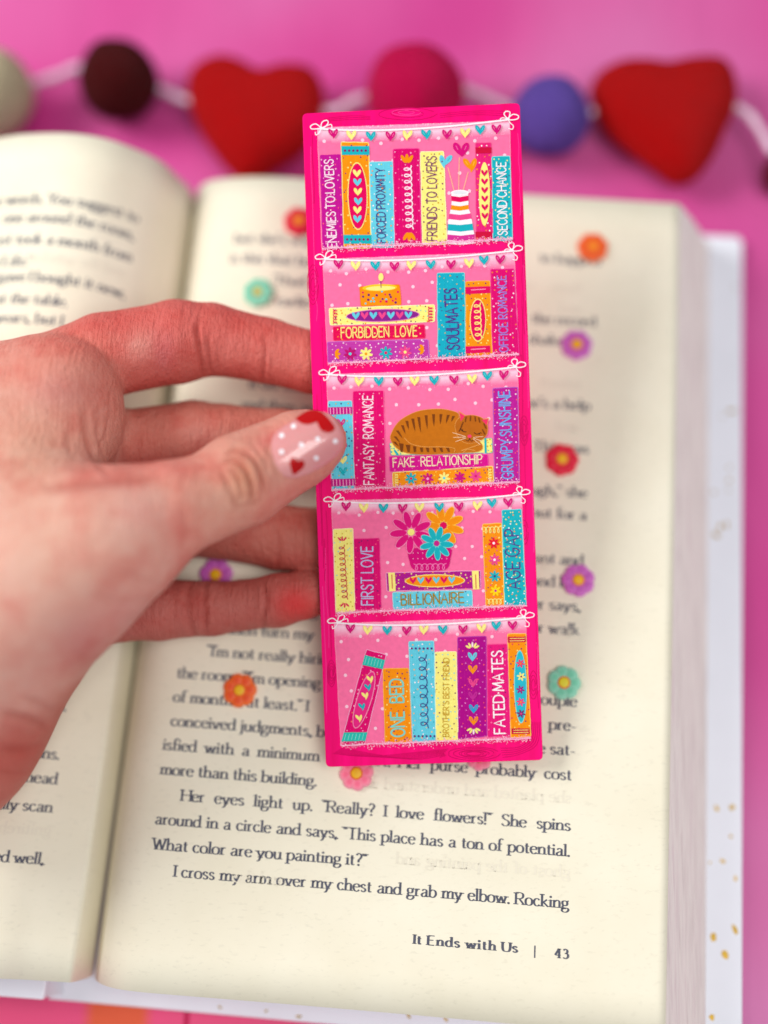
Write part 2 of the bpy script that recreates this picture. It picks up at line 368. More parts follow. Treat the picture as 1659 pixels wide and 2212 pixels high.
for i, (x, y, a, b) in enumerate(fl):
    P0 = at_z(x, y, 3.04); ppx = 110.0 / 1000
    pts = blob(0, 0, a * ppx * .75, b * ppx * .75, seed=i, rot=.3 * i)
    vv = [P0 + np.array([p, q, 0]) for p, q in pts]
    bpart('gold_fleck', np.array([P0] + vv), [(0, 1 + k, 1 + (k + 1) % len(vv)) for k in range(len(vv))], M_GOLD, cov, smooth=False)

# page text
TS = 2.62                                   # capital height in mm
ref, refw = text_polys('around in a circle and says, <This place has a ton of potential.', True, .12, .1, .3)
GS = 98.3 / refw                            # x size so that this line fills the measure
def inv(sheet, px, py):
    if not hasattr(sheet, 'cache'):
        ii = np.linspace(0, sheet.n - 1, 500); vv = np.linspace(0, 208, 500); I, V_ = np.meshgrid(ii, vv, indexing='ij')
        Pp = sheet.at(I.ravel(), V_.ravel()); sheet.cache = (I.ravel(), V_.ravel(), proj(Pp))
    I, V_, pp = sheet.cache; k = np.argmin((pp[:, 0] - px) ** 2 + (pp[:, 1] - py) ** 2)
    vv = V_[k]
    i = int(I[k]); q = vv / 208
    s_ = np.interp(I[k], np.arange(sheet.n), sheet.st * q + sheet.sb * (1 - q)); return s_, vv
def layline(page, sheet, s0, vv, text, s1=None, align='l', mirror=False, mat=M_TEXT, size=1.0, sgn=1, wt=.16):
    """baseline at height vv, s measured from the gutter; sgn=-1 on the left page (text runs towards the gutter)"""
    text = text.strip(); sp_ = .3
    if s1 is not None and ' ' in text:
        base, wd = text_polys(text, True, wt, .1, 0.0); sp_ = ((s1 - s0) / (GS * size) - wd) / text.count(' ')
    pl, wd = text_polys(text, True, wt, .1, max(.1, sp_)); gx = GS * size
    if s1 is not None and ' ' in text and sp_ < .36:
        pl, wd = text_polys(text, True, wt, .1, .36); gx = (s1 - s0) / wd
    W_ = wd * gx
    if align == 'r': s0 = s0 - sgn * W_
    V_, F_ = [], []
    a, b = [], []
    for q in pl:
        F_.append(tuple(range(len(a), len(a) + len(q))))
        for x, y in q:
            if mirror: x = wd - x
            a.append(s0 + sgn * x * gx); b.append(vv + y * TS * size)
    ii = sheet.idx_from_s(np.array(a), np.array(b)); pts = sheet.at(ii, np.array(b), .05)
    nrm_fix = []
    for q in F_:
        p0, p1, p2 = pts[q[0]], pts[q[1]], pts[q[2]]
        nrm_fix.append(q if np.cross(p1 - p0, p2 - p0)[2] > 0 else q[::-1])
    o = bpart('printed_line' if not mirror else 'show_through_line', pts, nrm_fix, mat, page, smooth=False)
    return o
S0 = float(np.interp(14.7, RP.b[:, 0], RP.sb)); S1 = float(np.interp(113.2, RP.b[:, 0], RP.sb)); IND = 5.9
def vl(k): return 26 + 5.81 * k
def full(k, t, ind=False, just=True): layline(rpage, RP, S0 + (IND if ind else 0), vl(k), t, S1 if just else None)
full(0, "I cross my arm over my chest and grab my elbow. Rocking", True)
full(1, "What color are you painting it?>", just=False)
full(2, "around in a circle and says, <This place has a ton of potential.")
full(3, "Her eyes light up. <Really? I love flowers!> She spins", True)
full(4, "more than this building.", just=False)
full(5, "isfied with a minimum of effort. Her purse probably cost")
def frag(px, py, t, side='l'):
    s_, vv = inv(RP, px, py); k = round((vv - 26) / 5.81)
    layline(rpage, RP, s_ if side == 'l' else s_, vl(k), t, align=side)
for px, py, t in [(370, 1568, 'conceived judgments, but'), (375, 1515, 'of months, at least.> I'), (383, 1468, "the room. <I'm opening"), (447, 1420, "<I'm not really hiring"),
                  (405, 1370, 'mark, then turn my'), (505, 545, "but she's scarce"), (497, 583, 'is this that he'), (590, 625, '<I had'), (598, 667, 'earliest'),
                  (540, 838, 'it off the'), (520, 878, 'and then and'), (600, 1238, "you're"), (610, 1340, 'going'), (650, 1240, 'to')]:
    frag(px, py, t)
for px, py, t in [(1295, 590, 'to happen'), (1285, 714, 'the record'), (1216, 752, 'shake'), (1275, 892, "he's a help"), (1270, 975, 'This was'), (1268, 1066, 'ough,> she'), (1265, 1112, 'out for a'),
                  (1260, 1203, 'want and'), (1255, 1296, 'and her'), (1252, 1340, 'her says,'), (1250, 1394, 'or walk'), (1245, 1540, 'couple'), (1243, 1590, 'pre-'), (1243, 1640, 'be sat-')]:
    frag(px, py, t, 'r')
# running foot
def foot(px0, px1, y0, y1, t, kf=None):
    s_, vv = inv(RP, px0, y0); s2, v2 = inv(RP, px1, y1); pl, wd = text_polys(t, True, .21, .2, .36); k = kf or (s2 - s_) / wd
    a = np.array([s_ + x * k for q in pl for x, y in q]); b = np.array([vv + (v2 - vv) * 0 + y * 2.05 for q in pl for x, y in q])
    F_ = []; c = 0
    for q in pl: F_.append(tuple(range(c, c + len(q)))); c += len(q)
    pts = RP.at(RP.idx_from_s(a, b), b, .05)
    F_ = [q if np.cross(pts[q[1]] - pts[q[0]], pts[q[2]] - pts[q[0]])[2] > 0 else q[::-1] for q in F_]
    bpart('printed_line', pts, F_, M_TEXT, rpage, smooth=False)
foot(893, 1118, 2040, 2061, 'It Ends with Us'); foot(1153, 1156, 2066, 2066, '|', 1.5); foot(1198, 1226, 2068, 2068, '43')
for k, s_, t in [(3.5, 0, 'moc beggin eht'), (1.6, 58, 'ghost of the painting and'), (4.5, 46, 'she planted and understand with'), (27, 62, 'them together and'), (26, 52, 'and some important'), (22.4, 66, 'inherit my'), (20.4, 60, 'and then one of'),
                 (14.2, 78, 'different'), (11.3, 70, 'and turned'), (17.5, 74, 'the world'), (.4, 20, 'and the'), (15.7, 0, 'something')]:
    if s_ > 0: layline(rpage, RP, S0 + s_, vl(k) - 2.4, t, S1 if s_ > 40 else None, mirror=True, mat=M_FAINT)
def lfrag(px, py, t, **kw):
    s_, vv = inv(LP, px, py); layline(lpage, LP, s_, vv, t, align='r', sgn=-1, **kw)
# the left page reads towards the gutter, so s falls along the line
for px, py, t in [(296, 481, 'the words. You suggest to'), (286, 520, 'one around the room,'), (283, 566, 'I just took a month from'), (66, 572, 'of it Life.>'), (268, 645, 'gave I bought it new,'), (145, 662, 'of at the table.'),
                  (132, 703, 'years, but I'), (142, 1537, 'the men.'), (127, 1640, 'opinions.'), (121, 1694, 'forehead'), (111, 1755, 'hurriedly scan'), (93, 1866, 'behaved well,')]:
    lfrag(px, py, t)
lfrag(108, 1805, 'gnitirehni', mirror=True, mat=M_FAINT); lfrag(268, 600, 'and the window', mirror=True, mat=M_FAINT)

# ------------------------------------------------------------------ polymer clay flower slices
def flower(px, py, c_edge, c_core, c_mid, label, page=RP, petals=7, r=4.15, rot=0.0, dmid=.30):
    s_, vv = inv(page, px, py); i = page.idx_from_s(np.array([s_]), np.array([vv])); O = page.at(i, np.array([vv]))[0]
    ex = page.at(i + .5, np.array([vv]))[0] - O; ex /= np.linalg.norm(ex); ey = page.at(i, np.array([vv + 1]))[0] - O; ey /= np.linalg.norm(ey)
    if page is LP: ex = -ex
    ez = np.cross(ex, ey); ez /= np.linalg.norm(ez); ey = np.cross(ez, ex)
    root = empty('clay_flower', O); tag(root, label, 'flower bead', 'polymer clay flower slices scattered on the book')
    m = Matrix.Identity(4)
    for a in range(3):
        m[a][0], m[a][1], m[a][2], m[a][3] = ex[a], ey[a], ez[a], O[a] * U
    root.matrix_world = m
    me = None
    for k in range(petals):
        a0 = rot + 2 * math.pi * k / petals
        if me is None:
            n = 16; V, C, Fs = [], [], []
            hw = r * math.sin(math.pi / petals) * .93
            for ring, (sc, z) in enumerate([(1.0, .06), (1.02, .5), (.93, 1.0), (.6, 1.22), (.25, 1.24)]):
                for j in range(n):
                    a = 2 * math.pi * j / n; x = r * .60 + r * .40 * math.cos(a) * sc; taper = .62 + .38 * (x / r) ** .8
                    y = hw * math.sin(a) * sc * taper * 1.18
                    V.append((x, y, z)); mix = sc if ring else 1.0
                    mix = min(1, max(0, (mix - .35) / .65)); C.append([c_core[q] + (c_edge[q] - c_core[q]) * mix for q in range(3)] + [1])
            for ring in range(4):
                for j in range(n):
                    a, b = ring * n + j, ring * n + (j + 1) % n; Fs.append((a, b, b + n, a + n))
            Fs.append(tuple(range(4 * n, 5 * n))); Fs.append(tuple(range(n))[::-1])
            o = mesh_obj('petal', V, Fs, M_CLAY, root, colors=C); me = o.data
        else:
            o = bpy.data.objects.new('petal', me); col.objects.link(o); o.parent = root
        o.rotation_euler = (0, 0, a0)
    V, C, Fs = [], [], []; n = 20; rc = r * dmid
    ring_c = rgb(240, 120, 40)
    for sc, z, cc in [(1.25, .1, ring_c), (1.25, 1.22, ring_c), (1.0, 1.36, ring_c), (.86, 1.4, c_mid), (.4, 1.46, c_mid)]:
        for j in range(n):
            a = 2 * math.pi * j / n; V.append((rc * sc * math.cos(a), rc * sc * math.sin(a), z)); C.append(cc)
    for ring in range(4):
        for j in range(n):
            a, b = ring * n + j, ring * n + (j + 1) % n; Fs.append((a, b, b + n, a + n))
    Fs.append(tuple(range(4 * n, 5 * n)))
    mesh_obj('flower_centre', V, Fs, M_CLAY, root, colors=C)
RED = (rgb(240, 25, 75), rgb(225, 10, 50)); ORG = (rgb(255, 130, 60), rgb(240, 80, 25)); PUR = (rgb(226, 130, 215), rgb(196, 85, 185)); MIN = (rgb(165, 225, 200), rgb(110, 200, 165)); PNK = (rgb(255, 165, 185), rgb(250, 110, 145))
YM = rgb(246, 190, 20)
flower(645, 481, *RED, rgb(250, 150, 20), 'red clay flower at top, half hidden behind the left edge of the bookmark', rot=.2)
flower(558, 633, *MIN, rgb(200, 215, 30), 'mint green clay flower on the right page, above the index finger', rot=.1, dmid=.2)
flower(1281, 536, *ORG, rgb(255, 150, 20), 'orange clay flower near the top right corner of the right page', rot=.3)
flower(1246, 748, *PUR, YM, 'purple clay flower right of the bookmark, below the top orange one', rot=.25)
flower(1212, 993, *RED, YM, 'red clay flower right of the bookmark, fully in view', rot=.1, r=4.3)
flower(1247, 1254, *PUR, YM, 'purple clay flower right of the bookmark, just above the mint one', rot=.4)
flower(1216, 1476, *MIN, rgb(225, 215, 30), 'mint green clay flower near the lower right side of the bookmark', rot=.0)
flower(519, 1491, *ORG, YM, 'orange clay flower lying on the text below the little finger', rot=.15)
flower(771, 1672, *PNK, YM, 'pale pink clay flower peeking out below the bookmark bottom edge, at its left corner', rot=.2, petals=8)
flower(1034, 1636, *PNK, YM, 'pink clay flower almost hidden behind the bottom edge of the bookmark', rot=.2, r=3.2)
flower(467, 1243, *PUR, YM, 'purple clay flower half covered by the little finger', rot=.3, r=4.3)

# ------------------------------------------------------------------ felt garland
gar = empty('felt_garland', (80, 240, 0)); GO = np.array([80., 240., 0.])
tag(gar, 'string of felt balls and red felt hearts on white cord lying behind the book', 'garland')
def felt(name, c, dark=.86):
    t = NT(name); f = t.ramp(t.noise(260, 5, .75), [(.3, tuple(x * dark for x in c[:3]) + (1,)), (.7, c)])
    t.link(f, t.b.inputs['Base Color']); t.set(Roughness=1.0, Specular_IOR_Level=.05, Sheen_Weight=.04); t.bump(t.noise(500, 6, .85), 1.0, 2.2); return t.m
def ball(px, py, rpx, c, label, zc=None):
    # radius from apparent size at the depth of the ball centre
    r_ = rpx * 1.09 * 342 / F
    C0 = at_z(px, py, r_)
    n, m = 28, 16; V = []; Fs = []; rr = random.Random(int(px)); ph = [rr.uniform(0, 6) for _ in range(6)]
    for i in range(m + 1):
        th = math.pi * i / m
        for j in range(n):
            a = 2 * math.pi * j / n; k = 1 + .022 * math.sin(3 * a + ph[0]) * math.sin(th) + .02 * math.sin(2 * th + ph[1]) + .015 * math.sin(5 * a + ph[2]) * math.sin(2 * th)
            V.append((r_ * k * math.sin(th) * math.cos(a), r_ * k * math.sin(th) * math.sin(a), r_ * k * math.cos(th)))
    for i in range(m):
        for j in range(n):
            a, b = i * n + j, i * n + (j + 1) % n; Fs.append((a, a + n, b + n, b))
    o = mesh_obj('felt_ball', V, Fs, felt('felt_' + label.split()[0], c), gar); o.location = Vector((C0 - GO) * U); o['label'] = label; return C0, r_
def heart(outline, c, label, zc=9.0, thick=8.5):
    pts = np.array([at_z(x, y, zc) for x, y in outline])[:, :2]; cen = pts.mean(0); pts = cen + (pts - cen) * 1.055
    # smooth closed outline
    pp = spline([tuple(p) for p in pts] + [tuple(pts[0])], 5)[:-1]; pp = np.array(pp); n = len(pp); V, Fs = [], []
    rings = [(s_, math.sqrt(max(0, 1 - s_ ** 2.6))) for s_ in (1.0, .985, .95, .88, .76, .6, .4, .2)]
    for sgn in (1, -1):
        base = len(V)
        for s_, h in rings:
            for p in pp: V.append((*(cen + (p - cen) * s_), zc + sgn * thick * h))
        V.append((*cen, zc + sgn * thick))
        for k in range(len(rings) - 1):
            for j in range(n):
                a, b = base + k * n + j, base + k * n + (j + 1) % n; q = (a, b, b + n, a + n); Fs.append(q if sgn > 0 else q[::-1])
        for j in range(n):
            q = (base + (len(rings) - 1) * n + j, base + (len(rings) - 1) * n + (j + 1) % n, len(V) - 1); Fs.append(q if sgn > 0 else q[::-1])
    o = mesh_obj('felt_heart', np.array(V) - GO, Fs, felt('felt_heart_red', c), gar); o['label'] = label; return o
ball(-28, 202, 92, rgb(240, 226, 186), 'cream felt ball cut by the left edge of the photo')
ball(257, 175, 80, rgb(86, 4, 8), 'dark maroon felt ball left of the first heart')
ball(896, 206, 97, rgb(236, 0, 92), 'hot pink felt ball half hidden behind the bookmark')
ball(1188, 253, 76, rgb(120, 92, 200), 'purple felt ball right of the bookmark')
ball(1700, 374, 46, rgb(120, 6, 30), 'maroon felt ball cut by the right edge of the photo')
heart([(412, 200), (425, 155), (470, 132), (515, 138), (565, 162), (620, 150), (670, 158), (692, 200), (688, 262), (650, 320), (600, 352), (560, 378), (525, 384), (490, 355), (455, 310), (428, 262)], rgb(216, 0, 4), 'red felt heart left of the bookmark')
heart([(1283, 205), (1300, 165), (1345, 142), (1395, 140), (1440, 146), (1490, 136), (1550, 136), (1578, 165), (1583, 225), (1560, 280), (1535, 335), (1500, 378), (1458, 388), (1415, 360), (1360, 318), (1305, 268)], rgb(216, 0, 3), 'red felt heart at the top right')
def tube(name, pts, r_, mat, parent, O):
    p = np.array(spline([tuple(q) for q in pts], 8)) if len(pts) > 2 else np.array(pts, float); n = 10; V = []; Fs = []
    for i in range(len(p)):
        t = p[min(i + 1, len(p) - 1)] - p[max(i - 1, 0)]; t /= np.linalg.norm(t); a = np.cross(t, (0, 0, 1.0)); a /= np.linalg.norm(a); b = np.cross(t, a)
        for j in range(n):
            q = 2 * math.pi * j / n; rr = r_ * (1 + .12 * math.sin(2 * q + i * .9)); V.append(p[i] + a * rr * math.cos(q) + b * rr * math.sin(q))
    for i in range(len(p) - 1):
        for j in range(n):
            a, b = i * n + j, i * n + (j + 1) % n; Fs.append((a, b, b + n, a + n))
    return mesh_obj(name, np.array(V) - O, Fs, mat, parent)
def cord(pp, z=9.0): tube('cord', [at_z(x, y, zz if len(q) else z) for (x, y, *q) in pp for zz in [q[0] if q else z]], 1.15, M_CORD, gar, GO)
cord([(30, 195), (75, 178), (120, 165), (180, 145), (257, 160, 10)])
cord([(300, 185), (345, 192), (385, 210), (430, 225)])
cord([(660, 235), (720, 240), (770, 215), (830, 200)])
cord([(960, 190), (1010, 195), (1060, 215), (1130, 245)])
cord([(1240, 262), (1270, 245), (1310, 228)])
cord([(1560, 225), (1600, 236), (1630, 262), (1670, 330)])

# ------------------------------------------------------------------ the bookmark
DB = 272.0
mk = empty('bookmark'); OC = np.array([(938.5 - CX) * DB / F, -(1650 - CY) * DB / F, -DB])   # bottom centre, camera axes
m = M4.copy(); t_ = CAM + R @ OC
for i in range(3): m[i][3] = t_[i] * U
mk.matrix_world = m
tag(mk, 'hot pink printed bookmark showing five shelves of colourful romance books, held by the hand', 'bookmark')
def c2(x, y):        # picture pixels (3024 wide) to card millimetres
    return ((x / 1.82278 - CX) * DB / F - OC[0], -(y / 1.82278 - CY) * DB / F - OC[1])
LAY = 0.022
class Print:
    """flat printed shapes, given in pixels of one enlarged crop"""
    def __init__(s, crop): s.ox, s.oy, s.k = crop; s.V, s.F, s.C, s.n = [], [], [], 0; s.rn = random.Random(11)
    def poly(s, pts, c, layer, z=None):
        if len(pts) < 3: return
        q = [c2(x / s.k + s.ox, y / s.k + s.oy) for x, y in pts]
        ar = sum(q[i][0] * q[(i + 1) % len(q)][1] - q[(i + 1) % len(q)][0] * q[i][1] for i in range(len(q)))
        if ar < 0: q = q[::-1]
        zz = layer * LAY + (s.n % 7) * .0015 + (s.n * .6180339 % 1) * .0006; s.n += 1; b = len(s.V)
        if len(q) <= 4:
            s.V += [(x, y, zz) for x, y in q]; s.F.append(tuple(range(b, b + len(q)))); s.C += [c] * len(q)
        else:
            cx = sum(x for x, y in q) / len(q); cy = sum(y for x, y in q) / len(q); s.V.append((cx, cy, zz)); s.V += [(x, y, zz) for x, y in q]; s.C += [c] * (len(q) + 1)
            for i in range(len(q)): s.F.append((b, b + 1 + i, b + 1 + (i + 1) % len(q)))
    def quadgrad(s, pts, cs, layer):
        b = len(s.V); zz = layer * LAY; q = [c2(x / s.k + s.ox, y / s.k + s.oy) for x, y in pts]; s.V += [(x, y, zz) for x, y in q]; s.C += cs; s.F.append((b + 3, b + 2, b + 1, b)); 
    def line(s, pts, wd, c, layer, smooth=True, cap=True):
        if smooth: pts = spline(list(pts), 4)
        for q in ribbon(pts, wd): s.poly(q, c, layer)
        if cap:
            for e in (pts[0], pts[-1]): s.poly(disc(e[0], e[1], wd / 2, n=6), c, layer)
    def dot(s, x, y, r_, c, layer, n=7): s.poly(disc(x, y, r_, n=n), c, layer)
    def ell(s, x, y, rx, ry, c, layer, rot=0.0, n=26):
        s.poly([(x + a * math.cos(rot) - b * math.sin(rot), y + a * math.sin(rot) + b * math.cos(rot)) for a, b in disc(0, 0, rx, ry, n)], c, layer)
    def heart(s, x, y, wd, ht, c, layer, rot=0.0, slit=None):
        if slit or wd < 70:      # brush-drawn heart: two leaf strokes meeting at the point
            for sx in (-1, 1):
                ang = rot - sx * .47; lx, ly = sx * wd * .205, -ht * .02
                cx_ = x + lx * math.cos(rot) - ly * math.sin(rot); cy_ = y + lx * math.sin(rot) + ly * math.cos(rot); pts = []
                for i in range(16):
                    a = 2 * math.pi * i / 16; ey = ht * .53 * math.sin(a); ex = wd * .215 * math.cos(a) * (1.12 if ey < 0 else .95 - .5 * math.sin(a))
                    pts.append((cx_ + ex * math.cos(-ang) + ey * math.sin(-ang) * -1, cy_ + ex * math.sin(-ang) + ey * math.cos(-ang)))
                s.poly(pts, c, layer)
                if slit: s.line([(cx_ - math.sin(-ang) * -ht * .3, cy_ - math.cos(-ang) * ht * .3), (cx_, cy_ + 2)], wd * .06, slit, layer + 1, False, False)
            return
        pts = []
        for i in range(20):
            a = 2 * math.pi * i / 20; hx = 16 * math.sin(a) ** 3; hy = 13 * math.cos(a) - 5 * math.cos(2 * a) - 2 * math.cos(3 * a) - math.cos(4 * a)
            hx, hy = hx / 33 * wd, -(hy + 2.5) / 29 * ht; pts.append((x + hx * math.cos(rot) - hy * math.sin(rot), y + hx * math.sin(rot) + hy * math.cos(rot)))
        s.poly(pts, c, layer)
        if slit:
            for sx in (-.16, .16):
                h0 = (sx * wd, -.18 * ht); h1 = (sx * .3 * wd, .18 * ht)
                s.line([(x + a * math.cos(rot) - b * math.sin(rot), y + a * math.sin(rot) + b * math.cos(rot)) for a, b in (h0, h1)], wd * .07, slit, layer + 1, False, False)
    def star(s, x, y, r_, c, layer, n=7, cm=None, outline=None, fat=.45, rot=.2):
        for k in range(n):
            a = 2 * math.pi * k / n + rot; s.ell(x + r_ * .58 * math.cos(a), y + r_ * .58 * math.sin(a), r_ * .46, r_ * .22, c, layer, a, 8)
        s.dot(x, y, r_ * .42, c, layer + .5)
        if cm: s.dot(x, y, r_ * .24, cm, layer + 1)
    def scatter(s, quad, n, r_, cs, layer, seed):
        rr = random.Random(seed); nx = max(1, int(round(math.sqrt(n * s.asp(quad))))); ny = max(1, int(math.ceil(n / nx)))
        for i in range(nx):
            for j in range(ny):
                a = min(.95, max(.05, (i + .5 + rr.uniform(-.42, .42)) / nx)); b = min(.97, max(.03, (j + .5 + rr.uniform(-.42, .42)) / ny)); x, y = s.bil(quad, a, b)
                s.dot(x, y, r_ * rr.uniform(.8, 1.2), cs[rr.randrange(len(cs))], layer, n=6)
    @staticmethod
    def asp(q): return math.dist(q[0], q[1]) / max(1, math.dist(q[1], q[2]))
    @staticmethod
    def bil(q, a, b):
        (x0, y0), (x1, y1), (x2, y2), (x3, y3) = q
        return ((x0 * (1 - a) + x1 * a) * (1 - b) + (x3 * (1 - a) + x2 * a) * b, (y0 * (1 - a) + y1 * a) * (1 - b) + (y3 * (1 - a) + y2 * a) * b)
    def rough(s, quad, c, layer, seed=1, edge=None, ew=4):
        """a quad with slightly rounded corners and hand drawn edges"""
        rr = random.Random(seed); pts = []
        cor = list(quad); rad = 9
        for k in range(4):
            p0, p1, p2 = cor[k - 1], cor[k], cor[(k + 1) % 4]
            d0 = math.dist(p0, p1); d2 = math.dist(p2, p1)
            a = (p1[0] + (p0[0] - p1[0]) * rad / d0, p1[1] + (p0[1] - p1[1]) * rad / d0); b = (p1[0] + (p2[0] - p1[0]) * rad / d2, p1[1] + (p2[1] - p1[1]) * rad / d2)
            pts.append(a); pts.append((p1[0] * .5 + (a[0] + b[0]) * .25, p1[1] * .5 + (a[1] + b[1]) * .25)); pts.append(b)
            nn = max(1, int(math.dist(p1, p2) / 40))
            for q in range(1, nn):
                t = q / nn; pts.append((b[0] + (p2[0] - b[0]) * t * .97 + rr.uniform(-1.6, 1.6), b[1] + (p2[1] - b[1]) * t * .97 + rr.uniform(-1.6, 1.6)))
        s.poly(pts, c, layer)
        if edge: s.line(pts + [pts[0]], ew, edge, layer + .5, False, False)
    def text(s, p0, p1, h, t, c, layer, wt=.14, gap=.17, space=.34):
        wt *= .84; h *= 1.12; pl, wd = text_polys(t, False, wt, gap, space); L = math.dist(p0, p1); d = ((p1[0] - p0[0]) / L, (p1[1] - p0[1]) / L); up = (d[1], -d[0]); k = L / wd
        rr = random.Random(len(t))
        for q in pl:
            s.poly([(p0[0] + d[0] * x * k + up[0] * y * h, p0[1] + d[1] * x * k + up[1] * y * h) for x, y in q], c, layer)
    def curl(s, p0, p1, amp, loops, wd, c, layer):
        L = math.dist(p0, p1); d = ((p1[0] - p0[0]) / L, (p1[1] - p0[1]) / L); up = (d[1], -d[0]); pts = []
        N = loops * 10; pitch = L / loops
        for i in range(N + 1):
            a = 2 * math.pi * i / 10; t = i / N; pts.append((p0[0] + d[0] * (L * t + pitch * .42 * math.sin(a)) + up[0] * amp * math.cos(a), p0[1] + d[1] * (L * t + pitch * .42 * math.sin(a)) + up[1] * amp * math.cos(a)))
        s.line(pts, wd, c, layer, False)
    def build(s, name, parent, label=None):
        o = mesh_obj(name, s.V, s.F, M_INK, parent, smooth=False, colors=s.C)
        if label: o['label'] = label
        s.V, s.F, s.C = [], [], []; return o
A_ = (1150, 380, 1.659); B_ = (1180, 960, 1.7103); C_ = (1180, 1400, 1.7103); D_ = (1230, 1900, 1.8033); E_ = (1230, 2380, 1.7463); W_ = (0, 0, .54862)
HOT = rgb(246, 0, 116); HOTD = rgb(206, 0, 92); LPK = rgb(252, 114, 164); LPK2 = rgb(255, 150, 190); WHT = rgb(255, 244, 250); MAG = rgb(214, 10, 120); TEAL = rgb(20, 178, 190); YEL = rgb(252, 238, 130); SKY = rgb(100, 205, 226)
ORA = rgb(250, 146, 8); PRP = rgb(194, 16, 146); CRI = rgb(226, 0, 92); NAV = rgb(70, 50, 130); PLM = rgb(120, 30, 110); LAV = rgb(140, 170, 230); BRN = rgb(140, 60, 40); GLD = rgb(214, 170, 40); FPK = rgb(238, 70, 140); RUB = rgb(205, 10, 60)
# card body
def card():
    cs = [(653, 245), (1123, 222), (1173, 1642), (704, 1657)]; q = [c2(x * 1.82278, y * 1.82278) for x, y in cs]; rad = 1.25; out = []
    for k in range(4):
        p0, p1, p2 = map(np.array, (q[k - 1], q[k], q[(k + 1) % 4])); a = p1 + (p0 - p1) / np.linalg.norm(p0 - p1) * rad; b = p1 + (p2 - p1) / np.linalg.norm(p2 - p1) * rad
        for t in np.linspace(0, 1, 6): out.append(tuple((1 - t) ** 2 * a + 2 * t * (1 - t) * p1 + t * t * b))
    out = out[::-1]; n = len(out)
    T = NT('laminated_card'); f1 = T.ramp(T.noise(38, 5, .6, (6, .45, 1)), [(.35, rgb(232, 0, 104)), (.55, rgb(249, 0, 120)), (.7, rgb(252, 6, 126))])
    T.link(f1, T.b.inputs['Base Color']); T.set(Roughness=.5, Specular_IOR_Level=.08)
    V = [(x, y, 0) for x, y in out] + [(x, y, -.8) for x, y in out]
    Fs = [tuple(range(n)), tuple(range(n, 2 * n))[::-1]] + [(i, i + n, (i + 1) % n + n, (i + 1) % n) for i in range(n)]
    o = mesh_obj('card', V, Fs, T.m, mk, smooth=False); o['label'] = 'hot pink card with wood grain frame'; bv = o.modifiers.new('bevel', 'BEVEL'); bv.width = .12 * U; bv.segments = 2; bv.limit_method = 'ANGLE'
    return o
card()
wg = Print(W_)
def wline(pts, wd=1.6, c=HOTD): wg.line(pts, wd, c, 1)
def knot(x, y, rx, ry, n=4, c=HOTD):
    for k in range(n):
        a, b = rx * (1 - k / n * .85), ry * (1 - k / n * .85); rr = random.Random(int(x + k)); p = [(x + a * math.cos(t) * rr.uniform(.96, 1.04), y + b * math.sin(t) * rr.uniform(.96, 1.04)) for t in np.linspace(.3 * k, 5.9 + .3 * k, 16)]; wline(p, 1.5, c)
# frame grain: long wavering lines up both sides, along top and bottom, and knots (in 1659-wide picture pixels)
def side(x0, x1, seed):
    rr = random.Random(seed)
    for k in range(11):
        f0 = rr.random(); y0 = rr.uniform(250, 1450); ln = rr.uniform(90, 330); pts = []
        for i in range(7):
            y = y0 + ln * i / 6
            if y > 1630: break
            t = (y - 235) / 1415; pts.append((x0(t) + (x1(t) - x0(t)) * (.12 + .76 * f0) + rr.uniform(-1.5, 1.5), y))
        if len(pts) > 2: wline(pts, rr.uniform(1.0, 2.0), rgb(214, 0, 96) if k % 3 else rgb(255, 60, 150))
side(lambda t: 654 + 51 * t, lambda t: 686 + 46 * t, 1); side(lambda t: 1107 + 36 * t, lambda t: 1123 + 50 * t, 2)
knot(676, 615, 12, 42); knot(1024, 1628, 56, 14); knot(1024, 1628, 28, 7, 2); knot(878, 243, 30, 7, 2, rgb(255, 60, 150)); knot(880, 246, 62, 13, 2); knot(716, 1455, 9, 28); knot(1152, 1480, 9, 30, 3); knot(1132, 930, 9, 32, 3); knot(1133, 1150, 8, 26, 2)
for a in range(7): wline([(720 + a * 3, 1628 - a * 2), (800 + a * 14, 1634 + a), (930 + a * 5, 1622 + a * 1.5), (968 - a * 3, 1618 + a * 3)], 1.3)
for a in range(5): wline([(1082 + a, 1616 + a * 5), (1120, 1614 + a * 4), (1144 + a * 4, 1596 + a * 3), (1150 + a * 4, 1560)], 1.3)
for a in range(3): wline([(700, 256 + 3 * a), (760, 250 + 4 * a), (800, 252 + 3 * a)], 1.3); wline([(950, 246 + 4 * a), (1020, 240 + 4 * a), (1090, 240 + 5 * a)], 1.3)
wg.build('wood_grain', mk, 'dark and light grain lines and knots printed on the frame')

